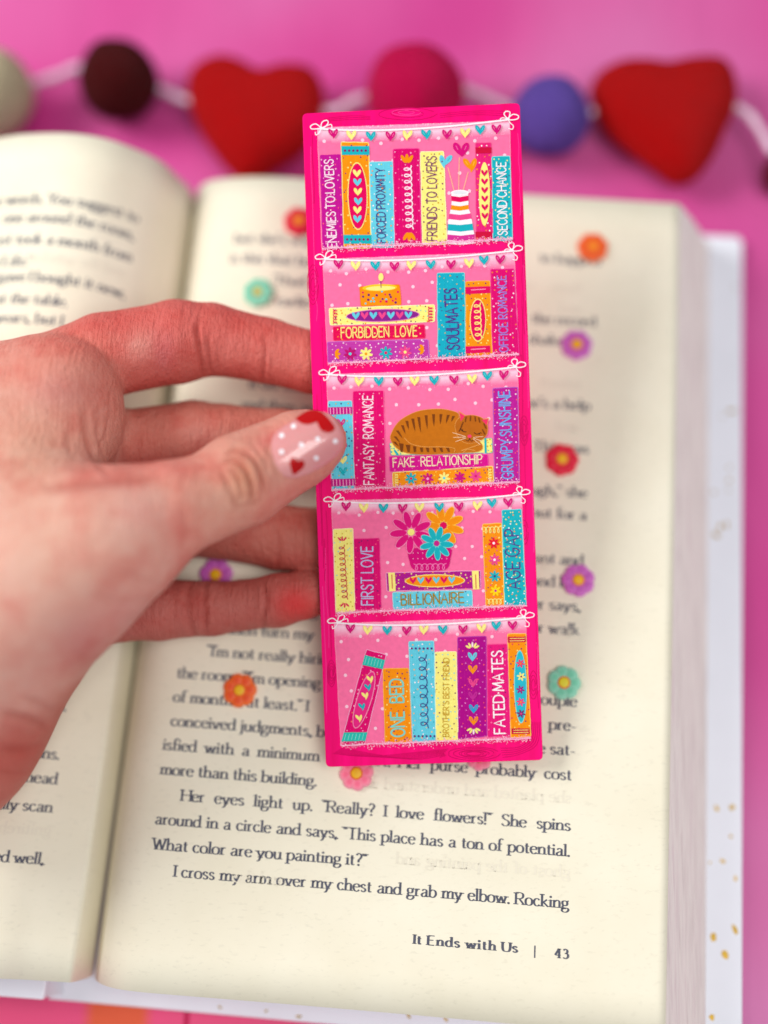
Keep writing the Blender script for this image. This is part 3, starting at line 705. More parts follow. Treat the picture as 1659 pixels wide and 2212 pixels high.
PANEL = [(A_, [(165, 205), (1420, 160), (1440, 930), (195, 995)], (190, 210), (1410, 150), [270, 387, 515, 643, 752, 877, 1012, 1130, 1228, 1335], [245, 255, 262, 262, 255, 250, 250, 240, 220, 216], 1.0),
         (B_, [(155, 105), (1445, 55), (1475, 745), (190, 805)], (175, 100), (1430, 45), [262, 377, 510, 638, 750, 882, 1018, 1140, 1240, 1350], [140, 150, 150, 155, 147, 143, 142, 132, 112, 108], 1.0),
         (C_, [(180, 128), (1468, 88), (1480, 850), (215, 905)], (200, 125), (1452, 75), [285, 400, 533, 661, 773, 905, 1040, 1160, 1263, 1373], [165, 175, 175, 178, 172, 168, 166, 158, 138, 132], 1.0),
         (D_, [(135, 130), (1485, 95), (1520, 870), (165, 925)], (155, 130), (1475, 80), [240, 365, 505, 640, 760, 900, 1040, 1170, 1273, 1390], [170, 180, 182, 184, 178, 176, 172, 165, 146, 143], 1.05),
         (E_, [(150, 132), (1465, 88), (1500, 915), (195, 965)], (175, 122), (1455, 85), [262, 380, 515, 648, 765, 897, 1035, 1162, 1263, 1375], [165, 175, 178, 180, 174, 174, 172, 163, 146, 144], 1.0)]
ORD = ['top', 'second', 'middle', 'fourth', 'bottom']
GH = [MAG, YEL, TEAL, MAG, YEL, TEAL, MAG, YEL, TEAL, MAG]
for pi_, (crop, quad, b0, b1, hx, hy, sc) in enumerate(PANEL):
    p = Print(crop); rr = random.Random(50 + pi_)
    # pale back wall of the shelf
    p.rough(quad, LPK, 1.4, pi_, LPK2, 4)
    # chalky glow below the string and along the shelf floor
    q = quad; n = 14
    for i in range(n):
        a0, a1 = i / n, (i + 1) / n; t0, t1 = p.bil(q, a0, 0), p.bil(q, a1, 0); h = 95 + 12 * math.sin(i * 1.7)
        glow = rgb(255, 205, 226); sg = [34 * (1 - (2 * a - 1) ** 2) for a in (a0, a1)]; m0 = (t0[0], t0[1] + sg[0] + 18); m1 = (t1[0], t1[1] + sg[1] + 18)
        p.quadgrad([t0, t1, m1, m0], [LPK2, LPK2, glow, glow], 2.3); p.quadgrad([m0, m1, (t1[0] + 2, t1[1] + h), (t0[0] + 2, t0[1] + h)], [glow, glow, LPK, LPK], 2.3)
    for i in range(430):
        a = rr.uniform(.02, .98); x, y = p.bil(q, a, 0); dy = rr.random() ** 1.5 * 110
        p.dot(x, y + dy, rr.uniform(2.2, 4.6) * (1 - dy / 190), rgb(255, 206, 226), 3, n=5)
    for k in range(60):       # polka dots on the wallpaper, in loose staggered rows
        x, y = p.bil(q, min(.97, max(.03, (k % 10 + .3 + .45 * (k // 10 % 2) + rr.uniform(-.16, .16)) / 10)), (k // 10 + .95 + rr.uniform(-.2, .2)) / 7); p.dot(x, y, 12, rgb(255, 205, 224), 3.8, n=9)
    p.build('shelf_wall', mk, 'light pink back of the %s shelf' % ORD[pi_])
    p = Print(crop)
    mid = [(b0[0] + (b1[0] - b0[0]) * t, b0[1] + 4 + (b1[1] - b0[1]) * t + 36 * (1 - (2 * t - 1) ** 2) * (1 - .35 * t)) for t in np.linspace(0, 1, 14)]
    p.line(mid, 11, WHT, 14)
    p.line([(x, y - 14 * math.sin(math.pi * i / 13)) for i, (x, y) in enumerate(mid)], 3.5, LPK2, 13.6)
    for (bx_, by_), fl_ in ((b0, 1), (b1, -1)):
        s_ = sc
        p.line([(bx_, by_), (bx_ - 35 * s_, by_ - 28), (bx_ - 68 * s_, by_ - 14), (bx_ - 62 * s_, by_ + 4), (bx_ - 25 * s_, by_ + 4), (bx_, by_)] if fl_ > 0 else [(bx_, by_), (bx_ + 30, by_ - 30), (bx_ + 66, by_ - 22), (bx_ + 62, by_ - 2), (bx_ + 25, by_ + 6), (bx_, by_)], 7, WHT, 14.5)
        p.line([(bx_, by_), (bx_ + 6, by_ - 38), (bx_ + 36, by_ - 52), (bx_ + 46, by_ - 34), (bx_ + 24, by_ - 8), (bx_, by_)] if fl_ > 0 else [(bx_, by_), (bx_ - 26, by_ - 30), (bx_ - 14, by_ - 50), (bx_ + 12, by_ - 44), (bx_ + 6, by_ - 12), (bx_, by_)], 7, WHT, 14.5)
        p.line([(bx_, by_), (bx_ + 40 * fl_, by_ - 18), (bx_ + 66 * fl_, by_ - 24), (bx_ + 70 * fl_, by_ - 2)] if fl_ > 0 else [(bx_, by_), (bx_ - 36, by_ - 8), (bx_ - 52, by_ + 4), (bx_ - 38, by_ + 10)], 6, WHT, 14.5)
        p.line([(bx_, by_), (bx_ - 14 * fl_, by_ + 30), (bx_ - 34 * fl_, by_ + 44), (bx_ - 38 * fl_, by_ + 26)] if fl_ > 0 else [(bx_, by_), (bx_ + 14, by_ + 26), (bx_ + 34, by_ + 44), (bx_ + 28, by_ + 66), (bx_ + 4, by_ + 62)], 6, WHT, 14.5)
        p.dot(bx_, by_, 11, WHT, 15)
    for i in range(10):
        p.heart(hx[i], hy[i] + 2, 58 * sc, 66 * sc, GH[i], 15, rot=rr.uniform(-.12, .12), slit=rgb(255, 120, 170) if GH[i] is MAG else (rgb(255, 250, 200) if GH[i] is YEL else rgb(110, 220, 225)))
    p.build('heart_bunting', mk, 'white string with bows and little hearts along the %s shelf' % ORD[pi_])
    p = Print(crop)     # chalk dust on the shelf floor, over the feet of the books
    for i in range(760):
        a = rr.uniform(0, 1); x, y = p.bil(q, a, 1); dy = rr.gauss(4, 13); p.dot(x, y + dy, rr.uniform(2, 4.4), rgb(255, 160, 200) if rr.random() < .6 else rgb(255, 205, 228), 16.5, n=5)
    for i in range(3):
        pts = [p.bil(q, t, 1) for t in np.linspace(0, 1, 16)]; p.line([(x, y + i * 3 - 2 + rr.uniform(-3, 3)) for x, y in pts], 3, rgb(255, 190, 218), 16, True)
    p.build('chalk_edge', mk)

def pbook(crop, quad, c, dots=None, nd=0, seed=1, edge=None, dr=5.0):
    p = Print(crop); p.rough(quad, c, 5, seed, edge, 5)
    rr = random.Random(seed)      # fine crayon streaks along the spine
    lt = tuple(min(1, x * 1.18 + .01) for x in c[:3]) + (1,)
    vert = math.dist(quad[1], quad[2]) > math.dist(quad[0], quad[1])
    for k in range(7):
        a = (k + .5 + rr.uniform(-.3, .3)) / 7
        l = [p.bil(quad, a, .02 + .0), p.bil(quad, a + rr.uniform(-.02, .02), .5), p.bil(quad, a, .98)] if vert else [p.bil(quad, .02, a), p.bil(quad, .5, a), p.bil(quad, .98, a)]
        p.line(l, 2.4, lt, 5.7, False, False)
    if dots: p.scatter(quad, int(nd * 1.0), dr, dots, 7, seed)
    return p
def Q(x0, y0, x1, y1, x2, y2, x3, y3): return [(x0, y0), (x1, y1), (x2, y2), (x3, y3)]
LT = rgb(250, 170, 210); W2 = rgb(255, 225, 240)
# ---- top shelf
p = pbook(A_, Q(182, 382, 318, 378, 335, 995, 198, 1000), PRP, [rgb(255, 90, 120), LT], 44, 1); p.text((292, 985), (268, 412), 52, 'ENEMIES·TO.LOVERS', W2, 9, .155); p.build('printed_book', mk, 'purple printed book titled ENEMIES TO LOVERS')
p = pbook(A_, Q(320, 298, 500, 302, 516, 990, 340, 990), ORA, [PLM, YEL], 60, 2, YEL)
for (y, xa, xb) in ((325, 322, 504), (905, 336, 518)):
    p.poly([(xa, y), (xb, y), (xb + 2, y + 58), (xa + 3, y + 58)], TEAL, 8)
    for k in range(6): p.dot(xa + 24 + k * 27, y + 30, 9, PLM, 9)
p.ell(428, 652, 66, 222, YEL, 8.4, -.02); p.ell(428, 652, 60, 214, CRI, 9.4, -.02)
for k, (x, y) in enumerate([(424, 505), (427, 563), (430, 625), (432, 688), (427, 745), (427, 803)]): p.heart(x, y, 50, 52, YEL if k % 2 == 0 else SKY, 11)
p.build('printed_book', mk, 'orange printed book with an oval of six small hearts, top shelf')
p = pbook(A_, Q(505, 430, 655, 425, 668, 985, 520, 985), SKY, [rgb(190, 220, 120), ORA, WHT], 60, 3, rgb(150, 230, 240)); p.text((612, 955), (602, 470), 50, 'FORCED PROXIMITY', NAV, 9, .15); p.build('printed_book', mk, 'light blue printed book titled FORCED PROXIMITY')
p = pbook(A_, Q(660, 345, 830, 340, 842, 965, 672, 975), rgb(220, 0, 108), [LT, rgb(255, 90, 150)], 50, 4, rgb(240, 60, 150)); p.curl((755, 455), (768, 868), 24, 10, 8, W2, 9)
for (cx, cy, s) in ((750, 430, -1), (765, 895, 1)):
    for a in (-.6, 0, .6): p.ell(cx + 40 * math.sin(a), cy + s * 24 * math.cos(a), 12, 30, ORA, 9, rot=-s * a * .9, n=12)
p.build('printed_book', mk, 'magenta printed book with a white curly line')
p = pbook(A_, Q(838, 362, 990, 358, 1012, 965, 852, 968), YEL, [PLM, GLD], 60, 5, rgb(255, 250, 190)); p.text((945, 942), (942, 392), 56, 'FRIENDS TO LOVERS', PLM, 9, .14); p.build('printed_book', mk, 'yellow printed book titled FRIENDS TO LOVERS')
p = Print(A_)       # vase with hearts on sticks
for a, b in (((1018, 465), (1058, 615)), ((1092, 400), (1088, 612)), ((1150, 495), (1118, 612))): p.line([a, b], 5, rgb(250, 190, 150), 5, False)
p.heart(1105, 350, 104, 96, MAG, 6, .05, rgb(240, 90, 160)); p.heart(1000, 425, 80, 84, SKY, 6, -.2, rgb(60, 180, 200)); p.heart(1165, 450, 84, 92, ORA, 6, .15, rgb(255, 190, 60))
vs = [(1040, 1150, 630, WHT), (1040, 1150, 650, CRI), (1042, 1152, 684, WHT), (1040, 1152, 710, ORA), (1035, 1155, 740, WHT), (1028, 1165, 766, FPK), (1022, 1172, 802, WHT), (1017, 1178, 832, TEAL), (1015, 1185, 876, WHT), (1014, 1190, 902, rgb(214, 50, 150)), (1013, 1190, 938, WHT)]
for k in range(len(vs)):
    xa, xb, y, c = vs[k]; y2 = vs[k + 1][2] if k + 1 < len(vs) else 962; xa2, xb2 = (vs[k + 1][0], vs[k + 1][1]) if k + 1 < len(vs) else (1015, 1188)
    p.poly([(xa, y), ((xa + xb) / 2, y + 8), (xb, y - 2), (xb2, y2 - 1), ((xa2 + xb2) / 2, y2 + 8), (xa2, y2 + 2)], c, 7)
p.ell(1096, 630, 58, 19, WHT, 9); p.ell(1096, 629, 46, 11, rgb(232, 232, 240), 10)
p.build('printed_vase', mk, 'striped vase holding three hearts on sticks')
p = pbook(A_, Q(1198, 305, 1300, 302, 1312, 945, 1205, 948), rgb(232, 30, 120), [WHT, ORA], 50, 6, FPK)
for y in (335, 885): p.poly([(1198, y), (1302, y - 2), (1304, y + 36), (1200, y + 38)], RUB, 8)
p.ell(1256, 638, 36, 208, YEL, 9)
for k in range(6): p.heart(1256 + k * .6, 503 + k * 56, 40, 44, CRI, 11)
p.build('printed_book', mk, 'pink printed book with a yellow oval of six red hearts')
p = pbook(A_, Q(1305, 395, 1422, 390, 1440, 938, 1312, 942), TEAL, [YEL, NAV], 50, 7, rgb(120, 225, 230)); p.text((1405, 905), (1395, 432), 54, 'SECOND CHANCE', WHT, 9, .155); p.build('printed_book', mk, 'teal printed book titled SECOND CHANCE')
# ---- second shelf
p = Print(B_)
p.rough(Q(402, 290, 672, 275, 684, 412, 412, 420), ORA, 5, 3, rgb(255, 120, 20)); p.ell(540, 296, 118, 24, rgb(255, 200, 30), 6, -.03); p.ell(545, 300, 100, 15, YEL, 7, -.03)
p.scatter(Q(412, 325, 674, 315, 680, 405, 416, 412), 18, 8, [CRI, PLM, SKY], 7, 4); p.line([(548, 295), (546, 245)], 5, PLM, 8, False); p.ell(547, 225, 17, 27, YEL, 9)
p.build('printed_candle', mk, 'orange spotted printed candle with a yellow flame')
p = pbook(B_, Q(198, 435, 908, 410, 908, 525, 205, 548), YEL, [PLM, rgb(150, 210, 190), ORA], 70, 8, rgb(255, 250, 190)); p.ell(560, 483, 248, 44, rgb(230, 120, 190), 8, -.03); p.ell(560, 483, 242, 38, rgb(140, 30, 140), 8.8, -.03)
for k in range(7): p.heart(378 + k * 59, 487 - k * .8, 46, 52, SKY if k % 2 == 0 else FPK, 10)
p.curl((238, 540), (238, 440), 12, 5, 5, CRI, 9); p.curl((880, 525), (880, 425), 14, 5, 6, CRI, 9); p.build('printed_book', mk, 'yellow printed book lying flat with a purple oval of hearts')
p = pbook(B_, Q(225, 560, 840, 545, 846, 635, 228, 652), rgb(226, 0, 80), [YEL, ORA], 24, 9, rgb(240, 50, 110)); p.text((280, 635), (790, 622), 62, 'FORBIDDEN  LOVE', rgb(255, 230, 130), 9, .155); p.build('printed_book', mk, 'red printed book lying flat titled FORBIDDEN LOVE')
p = pbook(B_, Q(185, 662, 865, 645, 875, 778, 190, 800), rgb(194, 56, 166), [LT, W2], 60, 10, rgb(200, 110, 200))
for x, y, c, cm in ((340, 742, rgb(190, 10, 110), SKY), (447, 742, YEL, ORA), (580, 735, TEAL, CRI), (710, 730, FPK, YEL)): p.star(x, y, 44, c, 9, 7, cm)
for x, y, s_ in ((242, 742, 1), (832, 712, -1)):
    for a in (-.8, 0, .8): p.ell(x + s_ * 14 * math.cos(a), y + 26 * math.sin(a), 20, 10, ORA, 9, a * s_, 10)
p.build('printed_book', mk, 'purple printed book lying flat with a row of flowers')
p = pbook(B_, Q(925, 198, 1110, 195, 1115, 768, 932, 775), rgb(18, 172, 196), [NAV, GLD, rgb(120, 225, 230)], 66, 11, rgb(110, 220, 225)); p.text((1075, 712), (1055, 300), 72, 'SOULMATES', rgb(80, 40, 140), 9, .15); p.build('printed_book', mk, 'teal printed book titled SOULMATES')
p = pbook(B_, Q(1118, 255, 1280, 250, 1296, 760, 1122, 765), ORA, [PLM, YEL], 60, 12, rgb(255, 190, 60))
for y in (290, 690): p.poly([(1115, y + 2), (1282, y - 4), (1284, y + 42), (1118, y + 50)], CRI, 8); p.line([(1155, y + 22), (1250, y + 16)], 6, LPK2, 9, False)
p.ell(1200, 515, 56, 146, YEL, 8.6); p.ell(1200, 515, 50, 138, CRI, 9.4); p.curl((1195, 400), (1204, 632), 22, 6, 7, YEL, 11); p.build('printed_book', mk, 'orange printed book with a red oval and a yellow curl')
p = pbook(B_, Q(1285, 172, 1442, 168, 1478, 755, 1298, 758), rgb(222, 0, 112), [ORA, LT, W2], 66, 13, rgb(240, 60, 150)); p.text((1404, 728), (1388, 215), 52, 'OFFICE ROMANCE', rgb(150, 130, 220), 9, .155); p.build('printed_book', mk, 'magenta printed book titled OFFICE ROMANCE')
# ---- middle shelf
p = pbook(C_, Q(192, 308, 350, 305, 372, 900, 222, 908), SKY, [NAV, GLD], 64, 14, rgb(150, 230, 240))
for y, dx in ((345, 0), (828, 20)):
    p.poly([(192 + dx, y + 4), (352 + dx, y), (354 + dx, y + 48), (194 + dx, y + 54)], rgb(190, 20, 130), 8)
    for k in range(7): p.line([(206 + dx + k * 22, y + 8), (208 + dx + k * 22, y + 48)], 5, LT, 9, False)
for y, x, c in ((455, 278, MAG), (540, 282, ORA), (620, 290, FPK), (705, 290, YEL), (780, 292, TEAL)): p.heart(x, y, 52, 56, c, 9, slit=SKY)
p.build('printed_book', mk, 'light blue printed book partly covered by the thumb')
p = pbook(C_, Q(358, 240, 565, 235, 582, 880, 368, 890), rgb(224, 0, 108), [LT, rgb(255, 120, 150)], 60, 15, rgb(250, 90, 160)); p.text((500, 868), (492, 270), 60, 'FANTASY: ROMANCE'.replace(':', '·'), W2, 9, .15); p.build('printed_book', mk, 'magenta printed book titled FANTASY ROMANCE')
p = Print(C_)       # book under the cat
p.rough(Q(605, 590, 1295, 555, 1300, 655, 615, 672), YEL, 5, 3, TEAL); p.scatter(Q(605, 600, 690, 600, 690, 665, 615, 665), 10, 5, [TEAL], 7, 3); p.scatter(Q(1255, 560, 1295, 560, 1298, 650, 1260, 650), 8, 5, [TEAL, GLD], 7, 3)
p.line([(1250, 565), (1252, 650)], 14, TEAL, 8, False); p.line([(640, 640), (660, 668)], 14, TEAL, 8, False); p.build('printed_book', mk, 'yellow printed book hidden beneath the sleeping cat')
p = Print(C_); CAT = rgb(196, 110, 16); CDK = rgb(122, 60, 14); CLT = rgb(232, 160, 80)
body = [(612, 560), (625, 510), (660, 455), (710, 415), (790, 378), (870, 364), (960, 362), (1040, 378), (1070, 400), (1080, 470), (1190, 560), (1230, 610), (1205, 645), (1100, 655), (960, 662), (820, 665), (720, 655), (650, 620)]
bp = spline(body + [body[0]], 3); p.poly([(900 + (x - 900) * 1.012, 520 + (y - 520) * 1.02) for x, y in bp], CLT, 8); p.poly(bp, CAT, 9)
head = spline([(1050, 500), (1052, 450), (1085, 415), (1150, 402), (1215, 415), (1255, 450), (1265, 500), (1250, 545), (1200, 580), (1130, 590), (1075, 560), (1050, 500)], 3)
p.poly([(1158 + (x - 1158) * 1.03, 495 + (y - 495) * 1.03) for x, y in head], CLT, 10); p.poly(head, rgb(186, 100, 18), 11)
for e in ([(1070, 372), (1120, 405), (1082, 455)], [(1275, 420), (1215, 430), (1262, 480)]):
    p.poly(e, CLT, 9.6); cx = sum(a for a, b in e) / 3; cy = sum(b for a, b in e) / 3; p.poly([(cx + (a - cx) * .75, cy + (b - cy) * .75) for a, b in e], rgb(240, 50, 100), 12)
for x, y, l, a in ((720, 440, 60, .25), (760, 425, 90, .2), (800, 415, 105, .15), (850, 402, 95, .1), (900, 395, 85, .05), (950, 395, 70, -.05), (1000, 400, 60, -.25), (1035, 408, 40, -.35), (690, 470, 60, .4), (655, 505, 55, .8), (640, 545, 45, 1.0), (635, 580, 35, 1.3)):
    p.poly([(x - 9, y), (x + 11, y), (x + 6 + math.sin(a) * l * .6, y + l * .6), (x + math.sin(a) * l, y + l), (x - 6 + math.sin(a) * l * .6, y + l * .6)], CDK, 10)
p.line([(705, 555), (750, 595), (840, 615), (960, 615), (1040, 625), (1040, 650)], 4, CLT, 11)
for k, x in enumerate((690, 735, 775, 820, 860, 905, 950, 995)): p.poly([(x - 12 - (10 if k < 2 else 0), 590 + min(k, 3) * 10), (x + 10, 594 + min(k, 3) * 9), (x + 4 + k * 2, 650), (x - 10 + k * 2, 650)], CDK, 10.4)
for x, y, a in ((1120, 415, .3), (1150, 410, .1), (1180, 412, -.2), (1090, 480, 1.2), (1230, 500, -1.2), (1240, 460, -.9), (1205, 420, -.4), (1100, 450, .8)): p.line([(x, y), (x + 30 * math.sin(-a) * .6, y + 30)], 9, CDK, 12.4, False)
p.line([(1085, 498), (1100, 512), (1120, 514)], 5, rgb(50, 25, 20), 13); p.line([(1175, 520), (1192, 530), (1215, 522)], 5, rgb(50, 25, 20), 13)
for a, b in (((1088, 500), (1082, 490)), ((1098, 508), (1096, 496)), ((1205, 528), (1212, 536)), ((1216, 520), (1224, 524))): p.line([a, b], 3.5, rgb(50, 25, 20), 13, False)
p.ell(1143, 544, 14, 11, rgb(245, 60, 110), 13.4); p.line([(1143, 556), (1135, 575), (1120, 570)], 4, rgb(70, 30, 20), 13); p.line([(1143, 556), (1155, 577), (1165, 570)], 4, rgb(70, 30, 20), 13)
for a in (((1115, 545), (1030, 520)), ((1115, 550), (1035, 552)), ((1118, 556), (1050, 580)), ((1170, 552), (1235, 545)), ((1170, 556), (1235, 580)), ((1168, 562), (1215, 600))): p.line(list(a), 3.2, rgb(255, 220, 180), 14, False)
p.line([(1090, 640), (1150, 620), (1210, 600)], 5, CLT, 12); p.line([(1100, 655), (1130, 632), (1180, 640)], 4, CLT, 12)
p.build('printed_cat', mk, 'brown tabby cat asleep on the books')
p = pbook(C_, Q(602, 680, 1265, 665, 1270, 755, 608, 782), rgb(216, 10, 140), [rgb(250, 130, 190)], 20, 16, rgb(236, 70, 160)); p.text((630, 752), (1228, 728), 54, 'FAKE  RELATIONSHIP', rgb(255, 232, 190), 9, .14); p.build('printed_book', mk, 'magenta printed book lying flat titled FAKE RELATIONSHIP')
p = pbook(C_, Q(626, 788, 1300, 745, 1306, 850, 630, 885), ORA, [PLM, rgb(255, 210, 80)], 56, 17, YEL)
for x, y, c, cm in ((750, 828, TEAL, CRI), (862, 830, MAG, LT), (973, 825, YEL, SKY), (1078, 822, MAG, PRP), (1185, 812, FPK, MAG)): p.star(x, y, 40, c, 9, 7, cm)
p.curl((652, 880), (650, 795), 10, 5, 5, YEL, 9); p.curl((1285, 850), (1280, 760), 10, 5, 5, YEL, 9); p.build('printed_book', mk, 'orange printed book lying flat with five flowers')
p = pbook(C_, Q(1300, 220, 1468, 212, 1478, 850, 1312, 860), rgb(188, 26, 150), [rgb(255, 90, 100), W2], 80, 18, rgb(190, 110, 200)); p.text((1438, 828), (1412, 240), 66, 'GRUMPY·SUNSHINE', rgb(110, 170, 235), 9, .155); p.build('printed_book', mk, 'purple printed book titled GRUMPY SUNSHINE')
# ---- fourth shelf
p = pbook(D_, Q(148, 332, 288, 325, 302, 912, 168, 920), YEL, [GLD, rgb(140, 210, 220), rgb(200, 170, 40)], 54, 19, rgb(255, 250, 190)); p.curl((208, 445), (232, 830), 20, 10, 6, rgb(200, 20, 70), 9)
for (cx, cy, s) in ((212, 410, -1), (230, 860, 1)):
    for a in (-.8, 0, .8): p.ell(cx + 26 * math.sin(a), cy + s * 12 * math.cos(a), 6, 18, CRI, 9, rot=-s * a, n=10)
p.build('printed_book', mk, 'yellow printed book with a red curly line')
p = pbook(D_, Q(295, 400, 475, 395, 490, 900, 305, 905), rgb(220, 0, 110), [PLM, rgb(255, 80, 130)], 50, 20, rgb(240, 50, 140)); p.text((432, 868), (428, 455), 74, 'FIRST LOVE', rgb(190, 190, 235), 9, .14); p.build('printed_book', mk, 'magenta printed book titled FIRST LOVE')
p = Print(D_)
def daisy(x, y, r_, n, c, ce, cm, L, rot=0.0):
    for k in range(n):
        a = 2 * math.pi * k / n + rot; cx, cy = x + r_ * .6 * math.cos(a), y + r_ * .6 * math.sin(a); p.ell(cx, cy, r_ * .44, r_ * .2, ce, L, a, 14); p.ell(cx, cy, r_ * .40, r_ * .165, c, L + .8, a, 14)
    p.dot(x, y, r_ * .17, cm, L + 1.8, 10)
p.poly(spline([(700, 470), (690, 560), (715, 615), (780, 628), (900, 625), (960, 608), (980, 540), (968, 460), (700, 470)], 3), rgb(212, 0, 118), 6); p.curl((720, 600), (950, 596), 22, 6, 5, rgb(250, 130, 190), 8)
for k in range(16): p.dot(715 + (k % 8) * 34, 500 + (k // 8) * 40, 4, LT, 8)
daisy(930, 305, 145, 9, ORA, rgb(255, 200, 70), CRI, 9, .3); daisy(700, 352, 150, 9, rgb(224, 10, 122), rgb(255, 140, 190), YEL, 11.5, .25); daisy(882, 432, 118, 9, TEAL, rgb(120, 225, 225), rgb(200, 30, 140), 13, .1)
p.build('printed_flower_pot', mk, 'pot of pink, orange and teal daisies')
p = pbook(D_, Q(522, 640, 1195, 625, 1196, 755, 530, 772), rgb(176, 20, 140), [YEL, ORA], 56, 21, LT)
for x in (538, 1132): p.poly([(x, 640 - (x - 538) * .022), (x + 48, 639 - (x - 538) * .022), (x + 54, 770 - (x - 538) * .022), (x + 8, 772 - (x - 538) * .022)], YEL, 8); p.line([(x + 26, 655), (x + 30, 750)], 8, rgb(220, 120, 90), 9, False)
p.ell(870, 697, 214, 46, YEL, 8.6, -.01); p.ell(870, 697, 207, 40, ORA, 9.4, -.01)
for k in range(6): p.heart(714 + k * 55, 697 - k, 42, 50, CRI if k % 2 == 0 else SKY, 11)
p.build('printed_book', mk, 'purple printed book lying flat with an orange oval of hearts')
p = pbook(D_, Q(570, 780, 1132, 765, 1136, 885, 575, 900), SKY, [NAV, rgb(180, 225, 140), WHT], 44, 22, rgb(160, 235, 245)); p.text((632, 870), (1075, 852), 66, 'BILLIONAIRE', rgb(164, 128, 10), 9, .15); p.build('printed_book', mk, 'light blue printed book lying flat titled BILLIONAIRE')
p = pbook(D_, Q(1208, 295, 1342, 288, 1362, 880, 1232, 882), ORA, [PLM, YEL, FPK], 60, 23, rgb(255, 210, 90)); p.curl((1218, 338), (1335, 334), 22, 4, 6, YEL, 9); p.curl((1240, 845), (1350, 842), 18, 4, 6, YEL, 9)
for x, y, c, cm in ((1287, 430, rgb(235, 20, 50), WHT), (1293, 548, FPK, WHT), (1294, 665, TEAL, NAV), (1300, 768, rgb(255, 215, 20), PRP)): p.star(x, y, 40, c, 9, 7, cm)
p.build('printed_book', mk, 'orange printed book with four flowers down its spine')
p = pbook(D_, Q(1345, 195, 1482, 188, 1518, 872, 1365, 876), TEAL, [YEL, WHT, ORA], 90, 24, rgb(120, 225, 230)); p.text((1478, 755), (1462, 330), 88, 'AGE GAP', rgb(80, 50, 140), 9, .11); p.build('printed_book', mk, 'teal printed book titled AGE GAP')
# ---- bottom shelf
p = pbook(E_, Q(372, 308, 508, 345, 358, 965, 192, 972), rgb(222, 0, 108), [LT, rgb(255, 120, 100)], 56, 25, LT)
for a, b in ((.06, .16), (.86, .955)):
    q0 = Q(372, 308, 508, 345, 358, 965, 192, 972); p.poly([p.bil(q0, 0, a), p.bil(q0, 1, a), p.bil(q0, 1, b), p.bil(q0, 0, b)], rgb(40, 190, 175), 8)
    for k in range(6): p.line([p.bil(q0, .1 + k * .15, a + .015), p.bil(q0, .1 + k * .15, b - .015)], 4, rgb(140, 220, 210), 9, False)
p.ell(355, 655, 52, 206, LPK2, 8.6, .3); p.ell(355, 655, 46, 200, rgb(232, 40, 130), 9.4, .3)
for x, y, c in ((398, 515, YEL), (383, 570, TEAL), (364, 628, YEL), (342, 702, TEAL), (322, 782, YEL)): p.heart(x, y, 42, 50, c, 11, .25)
p.build('printed_book', mk, 'leaning magenta printed book with teal bands')
p = pbook(E_, Q(485, 442, 660, 438, 682, 945, 500, 955), ORA, [PLM, YEL], 60, 26, rgb(255, 190, 60)); p.text((635, 905), (622, 512), 82, 'ONE  BED', rgb(120, 215, 205), 9, .155); p.build('printed_book', mk, 'orange printed book titled ONE BED')
p = pbook(E_, Q(662, 255, 835, 250, 848, 938, 690, 942), SKY, [rgb(250, 190, 110), WHT, TEAL], 80, 27, rgb(150, 230, 240)); p.curl((758, 345), (772, 850), 26, 8, 6, rgb(60, 40, 130), 9)
for y, dx in ((302, 0), (905, 20)):
    for k in range(6): p.dot(684 + dx + k * 27, y, 8, NAV if k % 2 else PLM, 9)
p.build('printed_book', mk, 'light blue printed book with a navy curly line')
p = pbook(E_, Q(842, 328, 990, 324, 1002, 930, 850, 940), YEL, [PLM, rgb(140, 210, 220), GLD], 56, 28, rgb(255, 250, 190)); p.text((938, 908), (940, 368), 36, "BROTHER'S BEST FRIEND", rgb(200, 150, 20), 9, .14); p.build('printed_book', mk, "yellow printed book titled BROTHER'S BEST FRIEND")
p = pbook(E_, Q(998, 225, 1195, 218, 1200, 905, 1002, 925), rgb(176, 0, 136), [rgb(255, 80, 110), rgb(230, 120, 200)], 80, 29, rgb(190, 60, 170))
for y, x, c in ((360, 1100, SKY), (448, 1102, ORA), (540, 1104, FPK), (630, 1103, rgb(196, 40, 150)), (718, 1108, rgb(30, 165, 210)), (800, 1108, ORA)): p.heart(x, y, 58, 64, c, 9, slit=rgb(176, 0, 136))
for (cx, cy, s) in ((1100, 305, -1), (1108, 845, 1)):
    for a in (-1.1, -.55, 0, .55, 1.1): p.ell(cx + 34 * math.sin(a), cy + s * 30 * math.cos(a), 7, 19, YEL if abs(a) > .3 else W2, 9, rot=-s * a, n=10)
p.build('printed_book', mk, 'purple printed book with a column of hearts')
p = pbook(E_, Q(1200, 275, 1338, 270, 1362, 905, 1205, 912), rgb(232, 20, 122), [PLM, rgb(255, 120, 170)], 40, 30, rgb(245, 80, 150)); p.text((1325, 885), (1305, 318), 66, 'FATED·MATES', WHT, 9, .155); p.build('printed_book', mk, 'pink printed book titled FATED MATES')
p = pbook(E_, Q(1342, 202, 1468, 200, 1502, 905, 1365, 915), ORA, [PLM, YEL, CRI], 66, 31, rgb(255, 210, 90))
for y, dx in ((222, 0), (852, 26)):
    p.poly([(1342 + dx, y), (1466 + dx, y), (1468 + dx, y + 36), (1344 + dx, y + 38)], RUB, 8)
    for k in (0, 16): p.line([(1358 + dx, y + 12 + k), (1458 + dx, y + 10 + k)], 4, YEL, 9, False)
p.ell(1430, 565, 44, 252, rgb(130, 225, 225), 8.6, -.02); p.ell(1430, 565, 38, 244, rgb(40, 185, 205), 9.4, -.02)
